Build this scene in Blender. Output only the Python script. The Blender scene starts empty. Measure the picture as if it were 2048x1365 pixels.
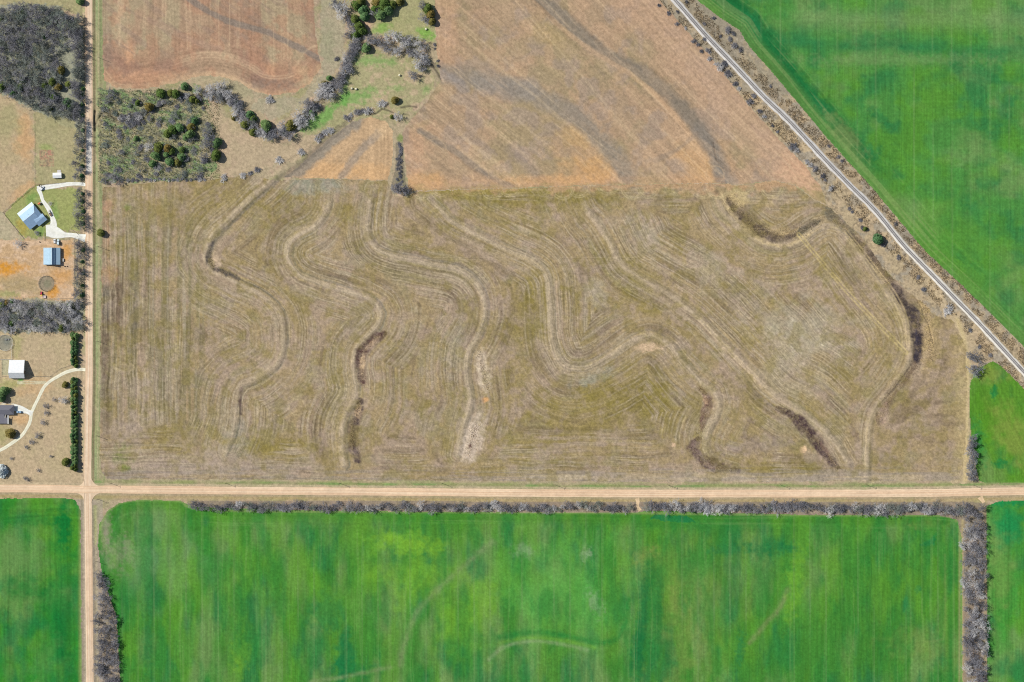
import bpy, math, random
import numpy as np

S = 0.457                       # metres per plan unit (plan units: x to the east, y to the south, 0..2048 x 0..1365)
CX, CY = 1024.0, 682.5
def X(u): return (u - CX) * S
def Y(v): return (CY - v) * S
rnd = random.Random(7)
npr = np.random.RandomState(11)
col = bpy.context.scene.collection
scene = bpy.context.scene
PI = math.pi

# ------------------------------------------------------------------ colour and noise helpers
GAIN = 1.0
def lin(r, g, b):
    c = np.array([r, g, b], float) / 255.0
    return np.where(c <= 0.04045, c / 12.92, ((c + 0.055) / 1.055) ** 2.4) * GAIN
def L4(r, g, b):
    c = lin(r, g, b); return (float(c[0]), float(c[1]), float(c[2]), 1.0)
TAB = npr.rand(256, 256).astype(np.float32)
def vnoise(x, y, seed=0):
    x = x + seed * 37.31; y = y + seed * 91.7
    xi = np.floor(x).astype(np.int64); yi = np.floor(y).astype(np.int64)
    fx = x - xi; fy = y - yi
    fx = fx * fx * (3 - 2 * fx); fy = fy * fy * (3 - 2 * fy)
    x0 = xi & 255; x1 = (xi + 1) & 255; y0 = yi & 255; y1 = (yi + 1) & 255
    a = TAB[y0, x0]; b = TAB[y0, x1]; c = TAB[y1, x0]; d = TAB[y1, x1]
    return (a + (b - a) * fx) * (1 - fy) + (c + (d - c) * fx) * fy
def fbm(x, y, seed=0, o=4):
    t = 0; a = 0.5; n = 0
    for k in range(o):
        t = t + a * vnoise(x * 2 ** k, y * 2 ** k, seed + k * 3); n += a; a *= 0.55
    return t / n
def sst(a, b, x):
    t = np.clip((x - a) / (b - a), 0, 1); return t * t * (3 - 2 * t)
def mix(C, c, m):
    m = np.clip(m, 0, 1)[:, None]; C += (np.asarray(c)[None, :] - C) * m; return C
def inpoly(u, v, P):
    P = np.asarray(P, float)
    out = np.zeros(u.shape, bool)
    x0, y0 = P.min(0); x1, y1 = P.max(0)
    sel = (u >= x0) & (u <= x1) & (v >= y0) & (v <= y1)
    uu = u[sel]; vv = v[sel]; r = np.zeros(uu.shape, bool)
    n = len(P)
    for i in range(n):
        ax, ay = P[i]; bx, by = P[(i + 1) % n]
        if ay == by: continue
        c = (ay > vv) != (by > vv)
        r ^= c & (uu < (bx - ax) * (vv - ay) / (by - ay) + ax)
    out[sel] = r
    return out
def spline(P, step=10.0):
    P = [np.array(p, float) for p in P]
    Q = [2 * P[0] - P[1]] + P + [2 * P[-1] - P[-2]]
    out = []
    for i in range(1, len(Q) - 2):
        a, b, c, d = Q[i - 1], Q[i], Q[i + 1], Q[i + 2]
        n = max(1, int(np.linalg.norm(c - b) / step))
        for k in range(n):
            t = k / n
            out.append(0.5 * (2 * b + (c - a) * t + (2 * a - 5 * b + 4 * c - d) * t * t + (3 * b - a - 3 * c + d) * t ** 3))
    out.append(P[-1])
    return np.array(out)
def linedist(u, v, P, R=60.0, step=10.0, smooth=True):
    """distance, side (+ to the east/below when walking down) and arc length to a polyline, only near it"""
    P = spline(P, step) if smooth else np.asarray(P, float)
    d = np.full(u.shape, R * 1.0); sg = np.ones(u.shape); s = np.zeros(u.shape)
    x0, y0 = P.min(0) - R; x1, y1 = P.max(0) + R
    sel = np.nonzero((u >= x0) & (u <= x1) & (v >= y0) & (v <= y1))[0]
    uu = u[sel]; vv = v[sel]; bd = np.full(uu.shape, R * 1.0); bs = np.ones(uu.shape); ba = np.zeros(uu.shape)
    acc = 0.0
    for i in range(len(P) - 1):
        ax, ay = P[i]; bx, by = P[i + 1]
        dx, dy = bx - ax, by - ay; l2 = dx * dx + dy * dy
        if l2 < 1e-9: continue
        near = slice(None)
        if R < 200:
            near = np.nonzero((uu > min(ax, bx) - R) & (uu < max(ax, bx) + R) & (vv > min(ay, by) - R) & (vv < max(ay, by) + R))[0]
            if len(near) == 0:
                acc += math.sqrt(l2); continue
        un = uu[near]; vn = vv[near]
        t = np.clip(((un - ax) * dx + (vn - ay) * dy) / l2, 0, 1)
        ex = un - (ax + t * dx); ey = vn - (ay + t * dy)
        dd = np.sqrt(ex * ex + ey * ey)
        m = dd < bd[near]
        if R < 200:
            k = near[m]
        else:
            k = np.nonzero(m)[0]
        bd[k] = dd[m]; bs[k] = np.where((dx * ey - dy * ex)[m] < 0, 1.0, -1.0); ba[k] = acc + t[m] * math.sqrt(l2)
        acc += math.sqrt(l2)
    d[sel] = bd; sg[sel] = bs; s[sel] = ba
    return d, sg, s
def ell(u, v, cx, cy, rx, ry, ang=0.0, soft=0.35, warp=0.25, seed=0):
    a = math.radians(ang); c, s_ = math.cos(a), math.sin(a)
    p = (u - cx) * c + (v - cy) * s_; q = -(u - cx) * s_ + (v - cy) * c
    r = np.sqrt((p / rx) ** 2 + (q / ry) ** 2)
    sel = r < 2.2
    if warp:
        r = r.copy()
        w = max(4.0, min(rx, ry) * 0.6)
        r[sel] += (fbm(u[sel] / w, v[sel] / w, 40 + seed, 3) - 0.5) * warp * 3
    return 1 - sst(1 - soft, 1 + soft, r)

# ------------------------------------------------------------------ plan of the place
T1 = [(585, 330), (545, 370), (500, 410), (470, 440), (440, 465), (425, 490), (418, 515), (430, 535), (452, 545), (480, 560), (520, 578), (550, 600), (568, 622), (575, 650), (575, 690), (570, 715), (560, 735), (540, 752), (515, 768), (492, 775), (482, 790), (480, 810), (480, 840), (470, 880), (460, 900)]
T2 = [(658, 385), (652, 422), (628, 453), (595, 472), (578, 492), (575, 514), (584, 536), (600, 552), (626, 563), (661, 574), (699, 585), (732, 596), (754, 611), (762, 628), (757, 648), (738, 670), (715, 694), (708, 717), (707, 745), (711, 771), (708, 799), (694, 823), (686, 846), (684, 880), (690, 930)]
T3 = [(745, 378), (738, 410), (735, 440), (736, 472), (752, 497), (785, 512), (827, 520), (877, 532), (912, 539), (938, 553), (957, 575), (967, 600), (969, 630), (962, 658), (948, 684), (937, 705), (933, 744), (938, 779), (940, 810), (925, 860), (915, 910)]
T4 = [(858, 398), (880, 420), (906, 445), (964, 475), (1014, 499), (1051, 514), (1080, 534), (1096, 559), (1100, 597), (1101, 634), (1103, 668), (1108, 697), (1119, 723), (1140, 738), (1172, 738), (1204, 723), (1239, 700), (1271, 679), (1298, 671), (1321, 679), (1345, 697), (1370, 730), (1400, 762), (1430, 785), (1437, 805), (1430, 835), (1415, 863), (1411, 897), (1430, 925), (1470, 938)]
T5 = [(1160, 395), (1172, 420), (1198, 451), (1222, 492), (1239, 524), (1263, 547), (1298, 568), (1333, 586), (1362, 606), (1397, 635), (1433, 671), (1465, 703), (1500, 740), (1525, 768), (1553, 793), (1598, 822), (1640, 856), (1672, 890), (1696, 930)]
T6 = [(1428, 385), (1445, 420), (1470, 447), (1500, 472), (1530, 490), (1560, 496), (1595, 487), (1625, 465), (1650, 452), (1676, 457), (1706, 490), (1739, 538), (1771, 582), (1797, 617), (1814, 656), (1820, 690), (1815, 728), (1785, 772), (1760, 800), (1742, 830), (1736, 880), (1733, 960)]
TERR = [T1, T2, T3, T4, T5, T6]
RAIL = [(700, -740), (1237, -127), (1349, 0), (1413, 73), (1465, 128), (1525, 192), (1580, 245), (1643, 313), (1696, 368), (1751, 423), (1806, 490), (1858, 544), (1913, 601), (1968, 658), (2034, 730), (2130, 835), (2700, 1460)]
ROAD_EW = [(-3000, 978), (-700, 978), (0, 977.5), (170, 979), (400, 981), (700, 983.5), (1000, 986), (1250, 987.5), (1600, 987.5), (1850, 986.5), (2048, 983), (2700, 978), (5000, 975)]
ROAD_NS = [(177, -3000), (177, -600), (177.5, 0), (178, 200), (178, 400), (178, 560), (178.5, 740), (176, 880), (175.5, 980), (176, 1000), (177.5, 1115), (180, 1365), (184, 1800), (190, 4000)]
CREEK = [(716, 60), (708, 92), (699, 113), (690, 137), (678, 158), (662, 172), (648, 190), (630, 214), (604, 240), (570, 262), (540, 266), (510, 258), (490, 240), (474, 214), (455, 198), (430, 190), (395, 196), (372, 196), (345, 208), (322, 212), (300, 224), (270, 238), (235, 240), (212, 226), (200, 235), (191, 248)]
CREEK2 = [(708, 92), (735, 88), (780, 92), (820, 104), (852, 122), (872, 140), (884, 160)]
MID = [(205, 376), (300, 366), (420, 360), (500, 350), (548, 362), (640, 358), (776, 362), (786, 392), (816, 394), (832, 384), (930, 380), (1030, 377), (1240, 370), (1440, 367), (1480, 372), (1550, 362), (1590, 372), (1630, 402), (1662, 418), (1720, 470), (1770, 540), (1818, 585), (1850, 610), (1870, 632), (1905, 640), (1930, 690), (1934, 760), (1931, 870), (1925, 962), (1500, 964), (1200, 964), (600, 960), (215, 958), (203, 945), (199, 900), (202, 600)]
N1 = [(868, -400), (870, 0), (873, 100), (881, 165), (852, 205), (822, 240), (806, 262), (808, 300), (814, 350), (818, 388), (832, 382), (930, 379), (1030, 376), (1240, 369), (1440, 366), (1480, 370), (1550, 361), (1592, 371), (1630, 400), (1652, 410), (1645, 380), (1610, 332), (1560, 281), (1490, 203), (1420, 113), (1325, 8), (1318, 0), (966, -400)]
N2 = [(786, 264), (772, 243), (740, 234), (704, 244), (655, 279), (604, 327), (566, 356), (640, 357), (774, 361), (784, 330)]
NW = [(204, -600), (205, 0), (206, 120), (208, 160), (232, 176), (290, 178), (350, 166), (400, 152), (440, 152), (480, 165), (508, 183), (545, 191), (592, 185), (622, 165), (642, 135), (638, 112), (630, 60), (627, 0), (625, -600)]
G1 = [(1000, -400), (1394, 0), (1440, 36), (1478, 60), (1500, 95), (1560, 163), (1650, 272), (1750, 383), (1850, 502), (1950, 596), (2048, 694), (2900, 1560), (2900, -400)]
G2 = [(1940, 768), (1952, 738), (1985, 723), (2002, 732), (2048, 778), (2600, 1300), (2600, 966), (2048, 966), (1975, 968), (1958, 962), (1952, 935), (1943, 880), (1938, 810)]
G3 = [(-900, 998), (0, 998), (120, 996), (150, 1000), (161, 1020), (162, 1200), (164, 1400), (168, 2300), (-900, 2300)]
G4 = [(199, 1050), (215, 1022), (240, 1006), (280, 1000), (360, 1002), (385, 1014), (600, 1021), (900, 1024), (1268, 1026), (1300, 1022), (1600, 1030), (1880, 1031), (1915, 1040), (1924, 1080), (1926, 1400), (1930, 2300), (270, 2300), (244, 1400), (232, 1230), (204, 1150), (196, 1090)]
G5 = [(1973, 1012), (2000, 1003), (2048, 1001), (2900, 998), (2900, 2300), (1976, 2300), (1974, 1200)]
FIELDS = [('terraced_field', MID), ('ploughed_field', N1), ('ploughed_field', N2), ('ploughed_field', NW), ('wheat_field', G1), ('wheat_field', G2), ('wheat_field', G3), ('wheat_field', G4), ('wheat_field', G5)]

# ------------------------------------------------------------------ terrain grid
DX = 1.6
def axis(a, b):
    core = np.arange(a, b + DX, DX); g = []; w = DX; x = core[-1]
    while x < b + 6500:
        w *= 1.35; x += w; g.append(x)
    h = []; w = DX; x = core[0]
    while x > a - 6500:
        w *= 1.35; x -= w; h.append(x)
    return np.concatenate([np.array(h[::-1]), core, np.array(g)])
us = axis(-40, 2088); vs = axis(-40, 1405)
NU, NV = len(us), len(vs)
U, V = np.meshgrid(us, vs); Uf = U.ravel(); Vf = V.ravel()

print('grid', NU, NV)
H = (fbm(Uf / 160, Vf / 160, 5, 3) - 0.5) * 1.6
dr, _, _ = linedist(Uf, Vf, RAIL, 40, 40)
H += 0.9 * (1 - sst(6, 20, dr))
for R_ in (ROAD_EW, ROAD_NS):
    dd, _, _ = linedist(Uf, Vf, R_, 40, 60)
    H += 0.15 * (1 - sst(7, 10, dd)) - 0.35 * np.exp(-((dd - 13) / 2.6) ** 2) * sst(24, 60, np.hypot(Uf - 176, Vf - 980))
dc, _, _ = linedist(Uf, Vf, CREEK, 20, 6)
H -= 1.1 * np.exp(-(dc / 2.4) ** 2) * (.4 + .8 * vnoise(Uf / 14, Vf / 14, 48))
dc2, _, _ = linedist(Uf, Vf, CREEK2, 20, 6)
H -= 1.0 * np.exp(-(dc2 / 2.2) ** 2)
DITCHES = [([(735, 228), (752, 228), (765, 219), (775, 221), (787, 226)], 1.4, 0.7), ([(803, 216), (818, 213), (834, 215)], 1.5, 0.7), ([(190, 222), (189, 240), (190, 262)], 1.5, 1.6), ([(1708, 452), (1722, 442), (1740, 430)], 1.4, 0.7), ([(1424, 285), (1428, 300), (1433, 322)], 1.1, 0.5),
           ([(1830, 596), (1842, 612), (1848, 632), (1858, 652), (1866, 685)], 1.2, 0.5)]
for P_, w_, h_ in DITCHES:
    d_, _, _ = linedist(Uf, Vf, P_, 15, 5)
    H -= h_ * np.exp(-(d_ / w_) ** 2)
# terraces: ridge with a channel on its uphill side
mid_sel = np.nonzero(inpoly(Uf, Vf, [(150, 300), (1960, 300), (1960, 1000), (150, 1000)]))[0]
mu = Uf[mid_sel]; mv = Vf[mid_sel]
TD = []
for k, T in enumerate(TERR):
    d_, sg_, s_ = linedist(mu, mv, T, 900, 12)
    TD.append((d_, sg_, s_))
    sd = d_ * sg_
    endf = sst(0, 40, s_)
    if k == 0: sd = sd + 9
    H[mid_sel] += endf * (0.45 * np.exp(-(sd / 5.5) ** 2) - 0.25 * np.exp(-((sd - 10) / 4.0) ** 2))
Hg = H.reshape(NV, NU)
def hz(u, v):
    i = np.interp(v, vs, np.arange(NV)); j = np.interp(u, us, np.arange(NU))
    i0 = min(int(i), NV - 2); j0 = min(int(j), NU - 2); fi = i - i0; fj = j - j0
    return float((Hg[i0, j0] * (1 - fj) + Hg[i0, j0 + 1] * fj) * (1 - fi) + (Hg[i0 + 1, j0] * (1 - fj) + Hg[i0 + 1, j0 + 1] * fj) * fi)
def hzv(u, v):
    i = np.interp(v, vs, np.arange(NV)); j = np.interp(u, us, np.arange(NU))
    i0 = np.minimum(i.astype(int), NV - 2); j0 = np.minimum(j.astype(int), NU - 2); fi = i - i0; fj = j - j0
    return (Hg[i0, j0] * (1 - fj) + Hg[i0, j0 + 1] * fj) * (1 - fi) + (Hg[i0 + 1, j0] * (1 - fj) + Hg[i0 + 1, j0 + 1] * fj) * fi

# sheet of every cell
uc = (U[:-1, :-1] + U[1:, 1:]) * 0.5; vc = (V[:-1, :-1] + V[1:, 1:]) * 0.5
ucf = uc.ravel(); vcf = vc.ravel()
wu = ucf + (fbm(ucf / 7, vcf / 7, 61, 3) - 0.5) * 5; wv = vcf + (fbm(ucf / 7, vcf / 7, 77, 3) - 0.5) * 5
sheet = np.zeros(ucf.shape, np.int16)
for k, (nm, P) in enumerate(FIELDS):
    am = .45 if nm == 'wheat_field' else 1.0
    m = inpoly(ucf + (wu - ucf) * am, vcf + (wv - vcf) * am, P) & (sheet == 0)
    sheet[m] = k + 1

# ------------------------------------------------------------------ paint: what each patch of ground is made of, plus some painted shade
def grain(u, v, C, a=0.12, seed=0):
    g = (vnoise(u / 1.7, v / 1.7, 90 + seed) - 0.5) * 2 * a + (vnoise(u / 4.1, v / 4.1, 93 + seed) - 0.5) * a + npr.normal(0, a * 0.35, u.shape)
    C *= (1 + g)[:, None]
    return C
def patches(u, v, C, colour, scale, lo, hi, amt, seed, ax=1.0, ay=1.0):
    n = fbm(u / (scale * ax), v / (scale * ay), seed, 4)
    return mix(C, colour, sst(lo, hi, n) * amt)

def paint_ground(u, v):
    n = len(u)
    C = np.tile(lin(176, 160, 130), (n, 1))
    patches(u, v, C, lin(152, 150, 106), 34, .48, .66, .75, 1)
    patches(u, v, C, lin(188, 160, 138), 22, .5, .68, .6, 2)
    patches(u, v, C, lin(150, 140, 112), 10, .52, .7, .5, 3)
    wu_ = u + (fbm(u / 9, v / 9, 21, 3) - .5) * 16; wv_ = v + (fbm(u / 9, v / 9, 22, 3) - .5) * 16
    def zone(P, c, a=.85):
        mix(C, c, inpoly(wu_, wv_, P) * a)
    # north west: woodland floor, paddocks, lawns, dirt lots
    zone([(-600, 12), (60, 8), (112, 10), (166, 55), (168, 300), (150, 262), (95, 235), (15, 190), (-600, 190)], lin(150, 154, 134), .8)
    zone([(-600, -600), (168, -600), (168, 40), (110, 10), (-600, 12)], lin(160, 158, 112), .6)
    zone([(-600, 193), (12, 193), (60, 226), (67, 372), (5, 424), (-600, 424)], lin(186, 164, 130), .7)
    mix(C, lin(198, 160, 116), ell(u, v, 50, 275, 20, 40, 0, .6, .5, 1) * .8 + ell(u, v, 48, 385, 30, 14, -35, .6, .5, 2) * .6)
    mix(C, lin(150, 152, 104), ell(u, v, 12, 250, 26, 40, 0, .6, .5, 3) * .5)
    zone([(68, 225), (150, 240), (165, 300), (165, 366), (72, 368)], lin(164, 158, 116), .75)
    mix(C, lin(150, 162, 98), ell(u, v, 92, 295, 14, 6, 0, .5, .4, 4) * .7)
    gp = inpoly(u, v, [(79, 301), (107, 300), (108, 334), (80, 334)])
    mix(C, lin(178, 128, 110), gp * (.25 + .6 * (vnoise(u / 3, v / 3, 31) > .52)) * (1 - .5 * sst(308, 322, v)))
    mix(C, lin(120, 110, 95), gp * (vnoise(u / 2.2, v / 2.2, 32) > .66) * .6)
    zone([(69, 372), (6, 425), (47, 477), (88, 474), (104, 462), (150, 462), (163, 460), (163, 376), (110, 378)], lin(150, 158, 94), .85)
    mix(C, lin(112, 152, 78), ell(u, v, 62, 398, 14, 9, -35, .6, .5, 5) * .6 + ell(u, v, 108, 425, 8, 22, 0, .6, .5, 6) * .5 + ell(u, v, 80, 465, 9, 9, 0, .6, .5, 7) * .6)
    mix(C, lin(172, 150, 70), ell(u, v, 45, 455, 9, 16, -35, .6, .5, 8) * .6)
    zone([(-600, 426), (5, 426), (47, 479), (48, 492), (-600, 492)], lin(176, 168, 138), .6)
    zone([(-600, 488), (48, 480), (148, 480), (148, 597), (-600, 597)], lin(196, 164, 126), .92)
    lot = inpoly(u, v, [(-600, 484), (148, 480), (148, 598), (-600, 598)])
    mix(C, lin(206, 178, 148), lot * sst(.45, .6, fbm(u / 18, v / 8, 33, 4)) * .8)
    mix(C, lin(206, 146, 60), (ell(u, v, 26, 537, 20, 11, 0, .6, .6, 9) * .85 + ell(u, v, 106, 583, 12, 10, -30, .6, .5, 10) * .85 + ell(u, v, 4, 540, 14, 18, 0, .6, .5, 11) * .5 + ell(u, v, 133, 505, 8, 18, 0, .6, .5, 12) * .6 + ell(u, v, 122, 556, 18, 16, 0, .7, .5, 13) * .45) * lot)
    mix(C, lin(160, 146, 108), ell(u, v, 35, 572, 42, 18, 0, .6, .5, 14) * .65 * lot)
    mix(C, lin(150, 158, 100), ell(u, v, 10, 589, 28, 6, 0, .6, .5, 15) * .6)
    mix(C, lin(140, 132, 112), (np.hypot(u - 93, v - 567.5) < 15.5) * .85)
    mix(C, lin(122, 128, 100), (np.hypot(u - 95, v - 568) < 8) * .4)
    zone([(-600, 600), (166, 602), (166, 664), (-600, 668)], lin(150, 150, 132), .8)
    zone([(-600, 668), (140, 664), (166, 664), (166, 970), (-600, 970)], lin(188, 168, 134), .75)
    mix(C, lin(206, 168, 120), ell(u, v, 60, 775, 30, 20, 0, .7, .6, 16) * .5 + ell(u, v, 40, 838, 16, 12, 0, .6, .4, 17) * .7)
    mix(C, lin(160, 160, 100), ell(u, v, 20, 768, 26, 8, 0, .7, .5, 18) * .7 + ell(u, v, 5, 870, 16, 18, 0, .6, .5, 19) * .6 + ell(u, v, 35, 690, 10, 28, 0, .6, .5, 20) * .5)
    mix(C, lin(140, 138, 122), (np.hypot(u - 10, v - 686) < 15.5) * .9)
    mix(C, lin(110, 116, 108), ell(u, v, 14, 683, 6, 8, 0, .6, .4, 21) * .6)
    mix(C, lin(168, 166, 136), inpoly(u, v, [(4, 720), (19, 720), (19, 752), (4, 752)]) * .8)
    mix(C, lin(100, 160, 80), ell(u, v, 42, 759.5, 5, 2.5, 0, .5, .3, 22) * .9)
    mix(C, lin(206, 206, 176), inpoly(u, v, [(35, 763), (92, 763), (92, 769), (35, 769)]) * .55 * (1 - .7 * inpoly(u, v, [(48, 764), (70, 764), (70, 767), (48, 767)])))
    mix(C, lin(220, 214, 196), inpoly(u, v, [(-40, 805), (24, 805), (30, 810), (-40, 811)]) * .7 * (vnoise(u / 3, v / 2, 35) > .35))
    # roadside verges
    dn, sn, ss = linedist(u, v, ROAD_NS, 60, 80); de, se, sse_ = linedist(u, v, ROAD_EW, 60, 80)
    mix(C, lin(142, 148, 104), (dn < 34) * (u > 178) * (v < 975) * (.35 + .6 * sst(.4, .62, fbm(u / 7, v / 60, 36, 3))))
    mix(C, lin(146, 156, 112), (u > 188) * (dn < 19) * (v < 960) * sst(.5, .68, vnoise(u / 5, v / 38, 37)) * .7)
    mix(C, lin(132, 118, 88), np.exp(-((dn - 11) / 2.0) ** 2) * (u > 178) * (v < 970) * .75)
    mix(C, lin(188, 176, 138), np.exp(-((dn - 19.5) / 1.2) ** 2) * (u > 178) * (v < 965) * .6)
    mix(C, lin(168, 156, 140), (dn < 30) * (v > 1000) * .6)
    mix(C, lin(120, 112, 92), np.exp(-((dn - 12) / 2.0) ** 2) * (u < 178) * (v > 1000) * .5)
    mix(C, lin(150, 156, 96), np.exp(-((dn - 14) / 4.0) ** 2) * (u > 178) * (v > 1010) * .6)
    mix(C, lin(146, 152, 98), np.exp(-((de - 16) / 4.5) ** 2) * (v < 985) * (u > 190) * (.45 + .5 * sst(.4, .65, vnoise(u / 40, v / 6, 38))))
    mix(C, lin(110, 152, 82), np.exp(-((de - 15) / 2.5) ** 2) * (v < 985) * (u > 190) * sst(.55, .75, vnoise(u / 28, v / 5, 39)) * .6)
    mix(C, lin(164, 146, 100), np.exp(-((de - 14) / 5.5) ** 2) * (v > 985) * (.5 + .4 * vnoise(u / 30, v / 4, 41)))
    mix(C, lin(190, 172, 142), np.exp(-((de - 10.5) / 1.6) ** 2) * .5)
    mix(C, lin(140, 126, 112), inpoly(u, v, [(380, 1002), (1268, 1004), (1290, 1004), (1930, 1004), (1975, 1006), (1976, 1400), (1926, 1400), (1924, 1070), (1900, 1036), (1290, 1026), (385, 1022)]) * .75)
    mix(C, lin(160, 146, 128), inpoly(u, v, [(186, 1100), (216, 1040), (206, 1150), (240, 1250), (250, 1420), (186, 1420)]) * .7)
    mix(C, lin(184, 168, 118), np.exp(-((u - 1925) / 3.0) ** 2) * (v > 1040) * .6 + (np.abs(u - 1972) < 4) * (v > 1000) * .3)
    # brush land by the road
    bz = inpoly(wu_, wv_, [(196, 178), (300, 182), (400, 168), (425, 225), (440, 265), (440, 330), (405, 362), (200, 366)])
    mix(C, lin(150, 148, 108), bz * .8)
    mix(C, lin(112, 146, 92), bz * sst(.42, .58, fbm(u / 26, v / 17, 42, 4)) * .8)
    mix(C, lin(176, 160, 128), bz * sst(.54, .66, fbm(u / 16, v / 16, 43, 4)) * .7)
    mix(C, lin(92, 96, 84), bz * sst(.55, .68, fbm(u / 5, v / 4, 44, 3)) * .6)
    sk_ = fbm((u * .93 + v * .36) / 16, (v * .93 - u * .36) / 3.2, 64, 3)  # sapling shadows painted as streaks along the sun direction, paler between
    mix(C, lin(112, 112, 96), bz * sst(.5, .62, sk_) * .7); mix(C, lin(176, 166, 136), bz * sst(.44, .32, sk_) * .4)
    # meadow along the creek
    mix(C, lin(184, 164, 134), inpoly(wu_, wv_, [(400, 200), (450, 230), (500, 270), (580, 290), (650, 255), (600, 320), (480, 350), (430, 350), (440, 280)]) * .7)
    mix(C, lin(166, 158, 132), inpoly(wu_, wv_, [(630, -300), (672, -300), (690, 60), (690, 110), (655, 170), (600, 215), (540, 240), (500, 215), (520, 195), (600, 195), (645, 150)]) * .7)
    mix(C, lin(152, 150, 118), ell(u, v, 655, 80, 14, 34, 0, .6, .5, 23) * .6 + ell(u, v, 480, 178, 60, 14, 12, .6, .5, 24) * .5)
    mw = inpoly(wu_, wv_, [(700, 100), (725, 110), (850, 130), (872, 160), (868, 190), (800, 232), (640, 270), (610, 270), (660, 215)])
    mix(C, lin(162, 158, 116), mw * .8)
    mix(C, lin(190, 168, 138), mw * sst(.5, .62, fbm(u / 14, v / 12, 45, 4)) * .7)
    mix(C, lin(116, 160, 84), ell(u, v, 640, 238, 40, 13, -38, .5, .5, 25) * .9 + ell(u, v, 712, 196, 40, 13, -14, .6, .6, 26) * .75 + ell(u, v, 690, 190, 8, 22, 10, .6, .5, 27) * .7 + ell(u, v, 745, 122, 42, 10, 4, .7, .6, 28) * .6 + ell(u, v, 792, 176, 14, 6, 0, .6, .5, 29) * .5 + ell(u, v, 853, 180, 8, 8, 0, .6, .5, 29) * .5)
    mt = inpoly(wu_, wv_, [(735, -300), (868, -300), (870, 84), (800, 76), (740, 66)])
    mix(C, lin(160, 160, 112), mt * .75)
    mix(C, lin(124, 166, 76), (ell(u, v, 762, 58, 18, 9, -25, .6, .5, 30) * .7 + ell(u, v, 852, 68, 18, 9, 20, .6, .5, 31) * .9) )
    mix(C, lin(198, 166, 138), ell(u, v, 735, 45, 12, 14, 0, .6, .6, 32) * .7 + ell(u, v, 738, 14, 6, 14, 20, .6, .6, 32) * .7)
    mix(C, lin(150, 138, 112), ((dcut(u, v, CREEK, 30) < 9) | (dcut(u, v, CREEK2, 30) < 8)) * .5)
    mix(C, lin(84, 80, 72), np.exp(-(dcut(u, v, CREEK, 20) / 2.0) ** 2) * .75 * sst(.35, .6, fbm(u / 16, v / 16, 49, 2)) + np.exp(-(dcut(u, v, CREEK2, 20) / 2.0) ** 2) * .6)
    for P_, w_, h_ in DITCHES[:4]:
        mix(C, lin(92, 84, 72), np.exp(-(dcut(u, v, P_, 14) / (w_ * 1.1)) ** 2) * .85)  # wet dark soil, with the shade of the deep road ditch painted in
    mix(C, lin(128, 140, 84), ell(u, v, 800, 277, 7, 7, 0, .5, .4, 33) * .9)
    mix(C, lin(112, 108, 96), inpoly(u, v, [(792, 285), (806, 285), (808, 330), (812, 372), (824, 388), (778, 388), (790, 340)]) * .6)
    dg = dcut(u, v, [(700, 240), (672, 262), (640, 292), (604, 324), (578, 344), (548, 366), (520, 392)], 30) + (fbm(u / 8, v / 8, 57, 3) - .5) * 8
    mix(C, lin(118, 108, 92), (1 - sst(1, 8, dg)) * .6)
    # railway corridor
    drl, srl, srs = linedist(u, v, RAIL, 90, 40)
    rc = (drl < 60) & (sheet_of(u, v) == 0) & (u > 1180)
    mix(C, lin(184, 164, 132), rc * .85)
    mix(C, lin(160, 150, 132), rc * sst(.42, .6, fbm(u / 20, v / 20, 46, 4)) * .9)
    mix(C, lin(126, 112, 92), rc * sst(.56, .7, fbm(u / 4, v / 4, 47, 3)) * .6)
    mix(C, lin(150, 140, 120), rc * (v < 190) * (.4 + .4 * (fbm(u / 10, v / 10, 48, 3) > .5)))
    mix(C, lin(150, 144, 122), np.exp(-((drl - 31) / 2.5) ** 2) * (srl > 0) * .4)
    er = inpoly(wu_, wv_, [(1850, 560), (1890, 600), (1950, 680), (1938, 760), (1934, 970), (1900, 970), (1920, 700), (1880, 620)])
    mix(C, lin(190, 170, 136), er * .8)
    mix(C, lin(206, 186, 130), np.exp(-(dcut(u, v, [(1915, 640), (1930, 690), (1934, 770), (1930, 960)], 20) / 5) ** 2) * .5)
    grain(u, v, C, .13, 1)
    return C
def dcut(u, v, P, R):
    return linedist(u, v, P, R, 8)[0]
def sheet_of(u, v):
    j = np.clip(np.searchsorted(us, u) - 1, 0, NU - 2); i = np.clip(np.searchsorted(vs, v) - 1, 0, NV - 2)
    return sheet.reshape(NV - 1, NU - 1)[i, j]

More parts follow.
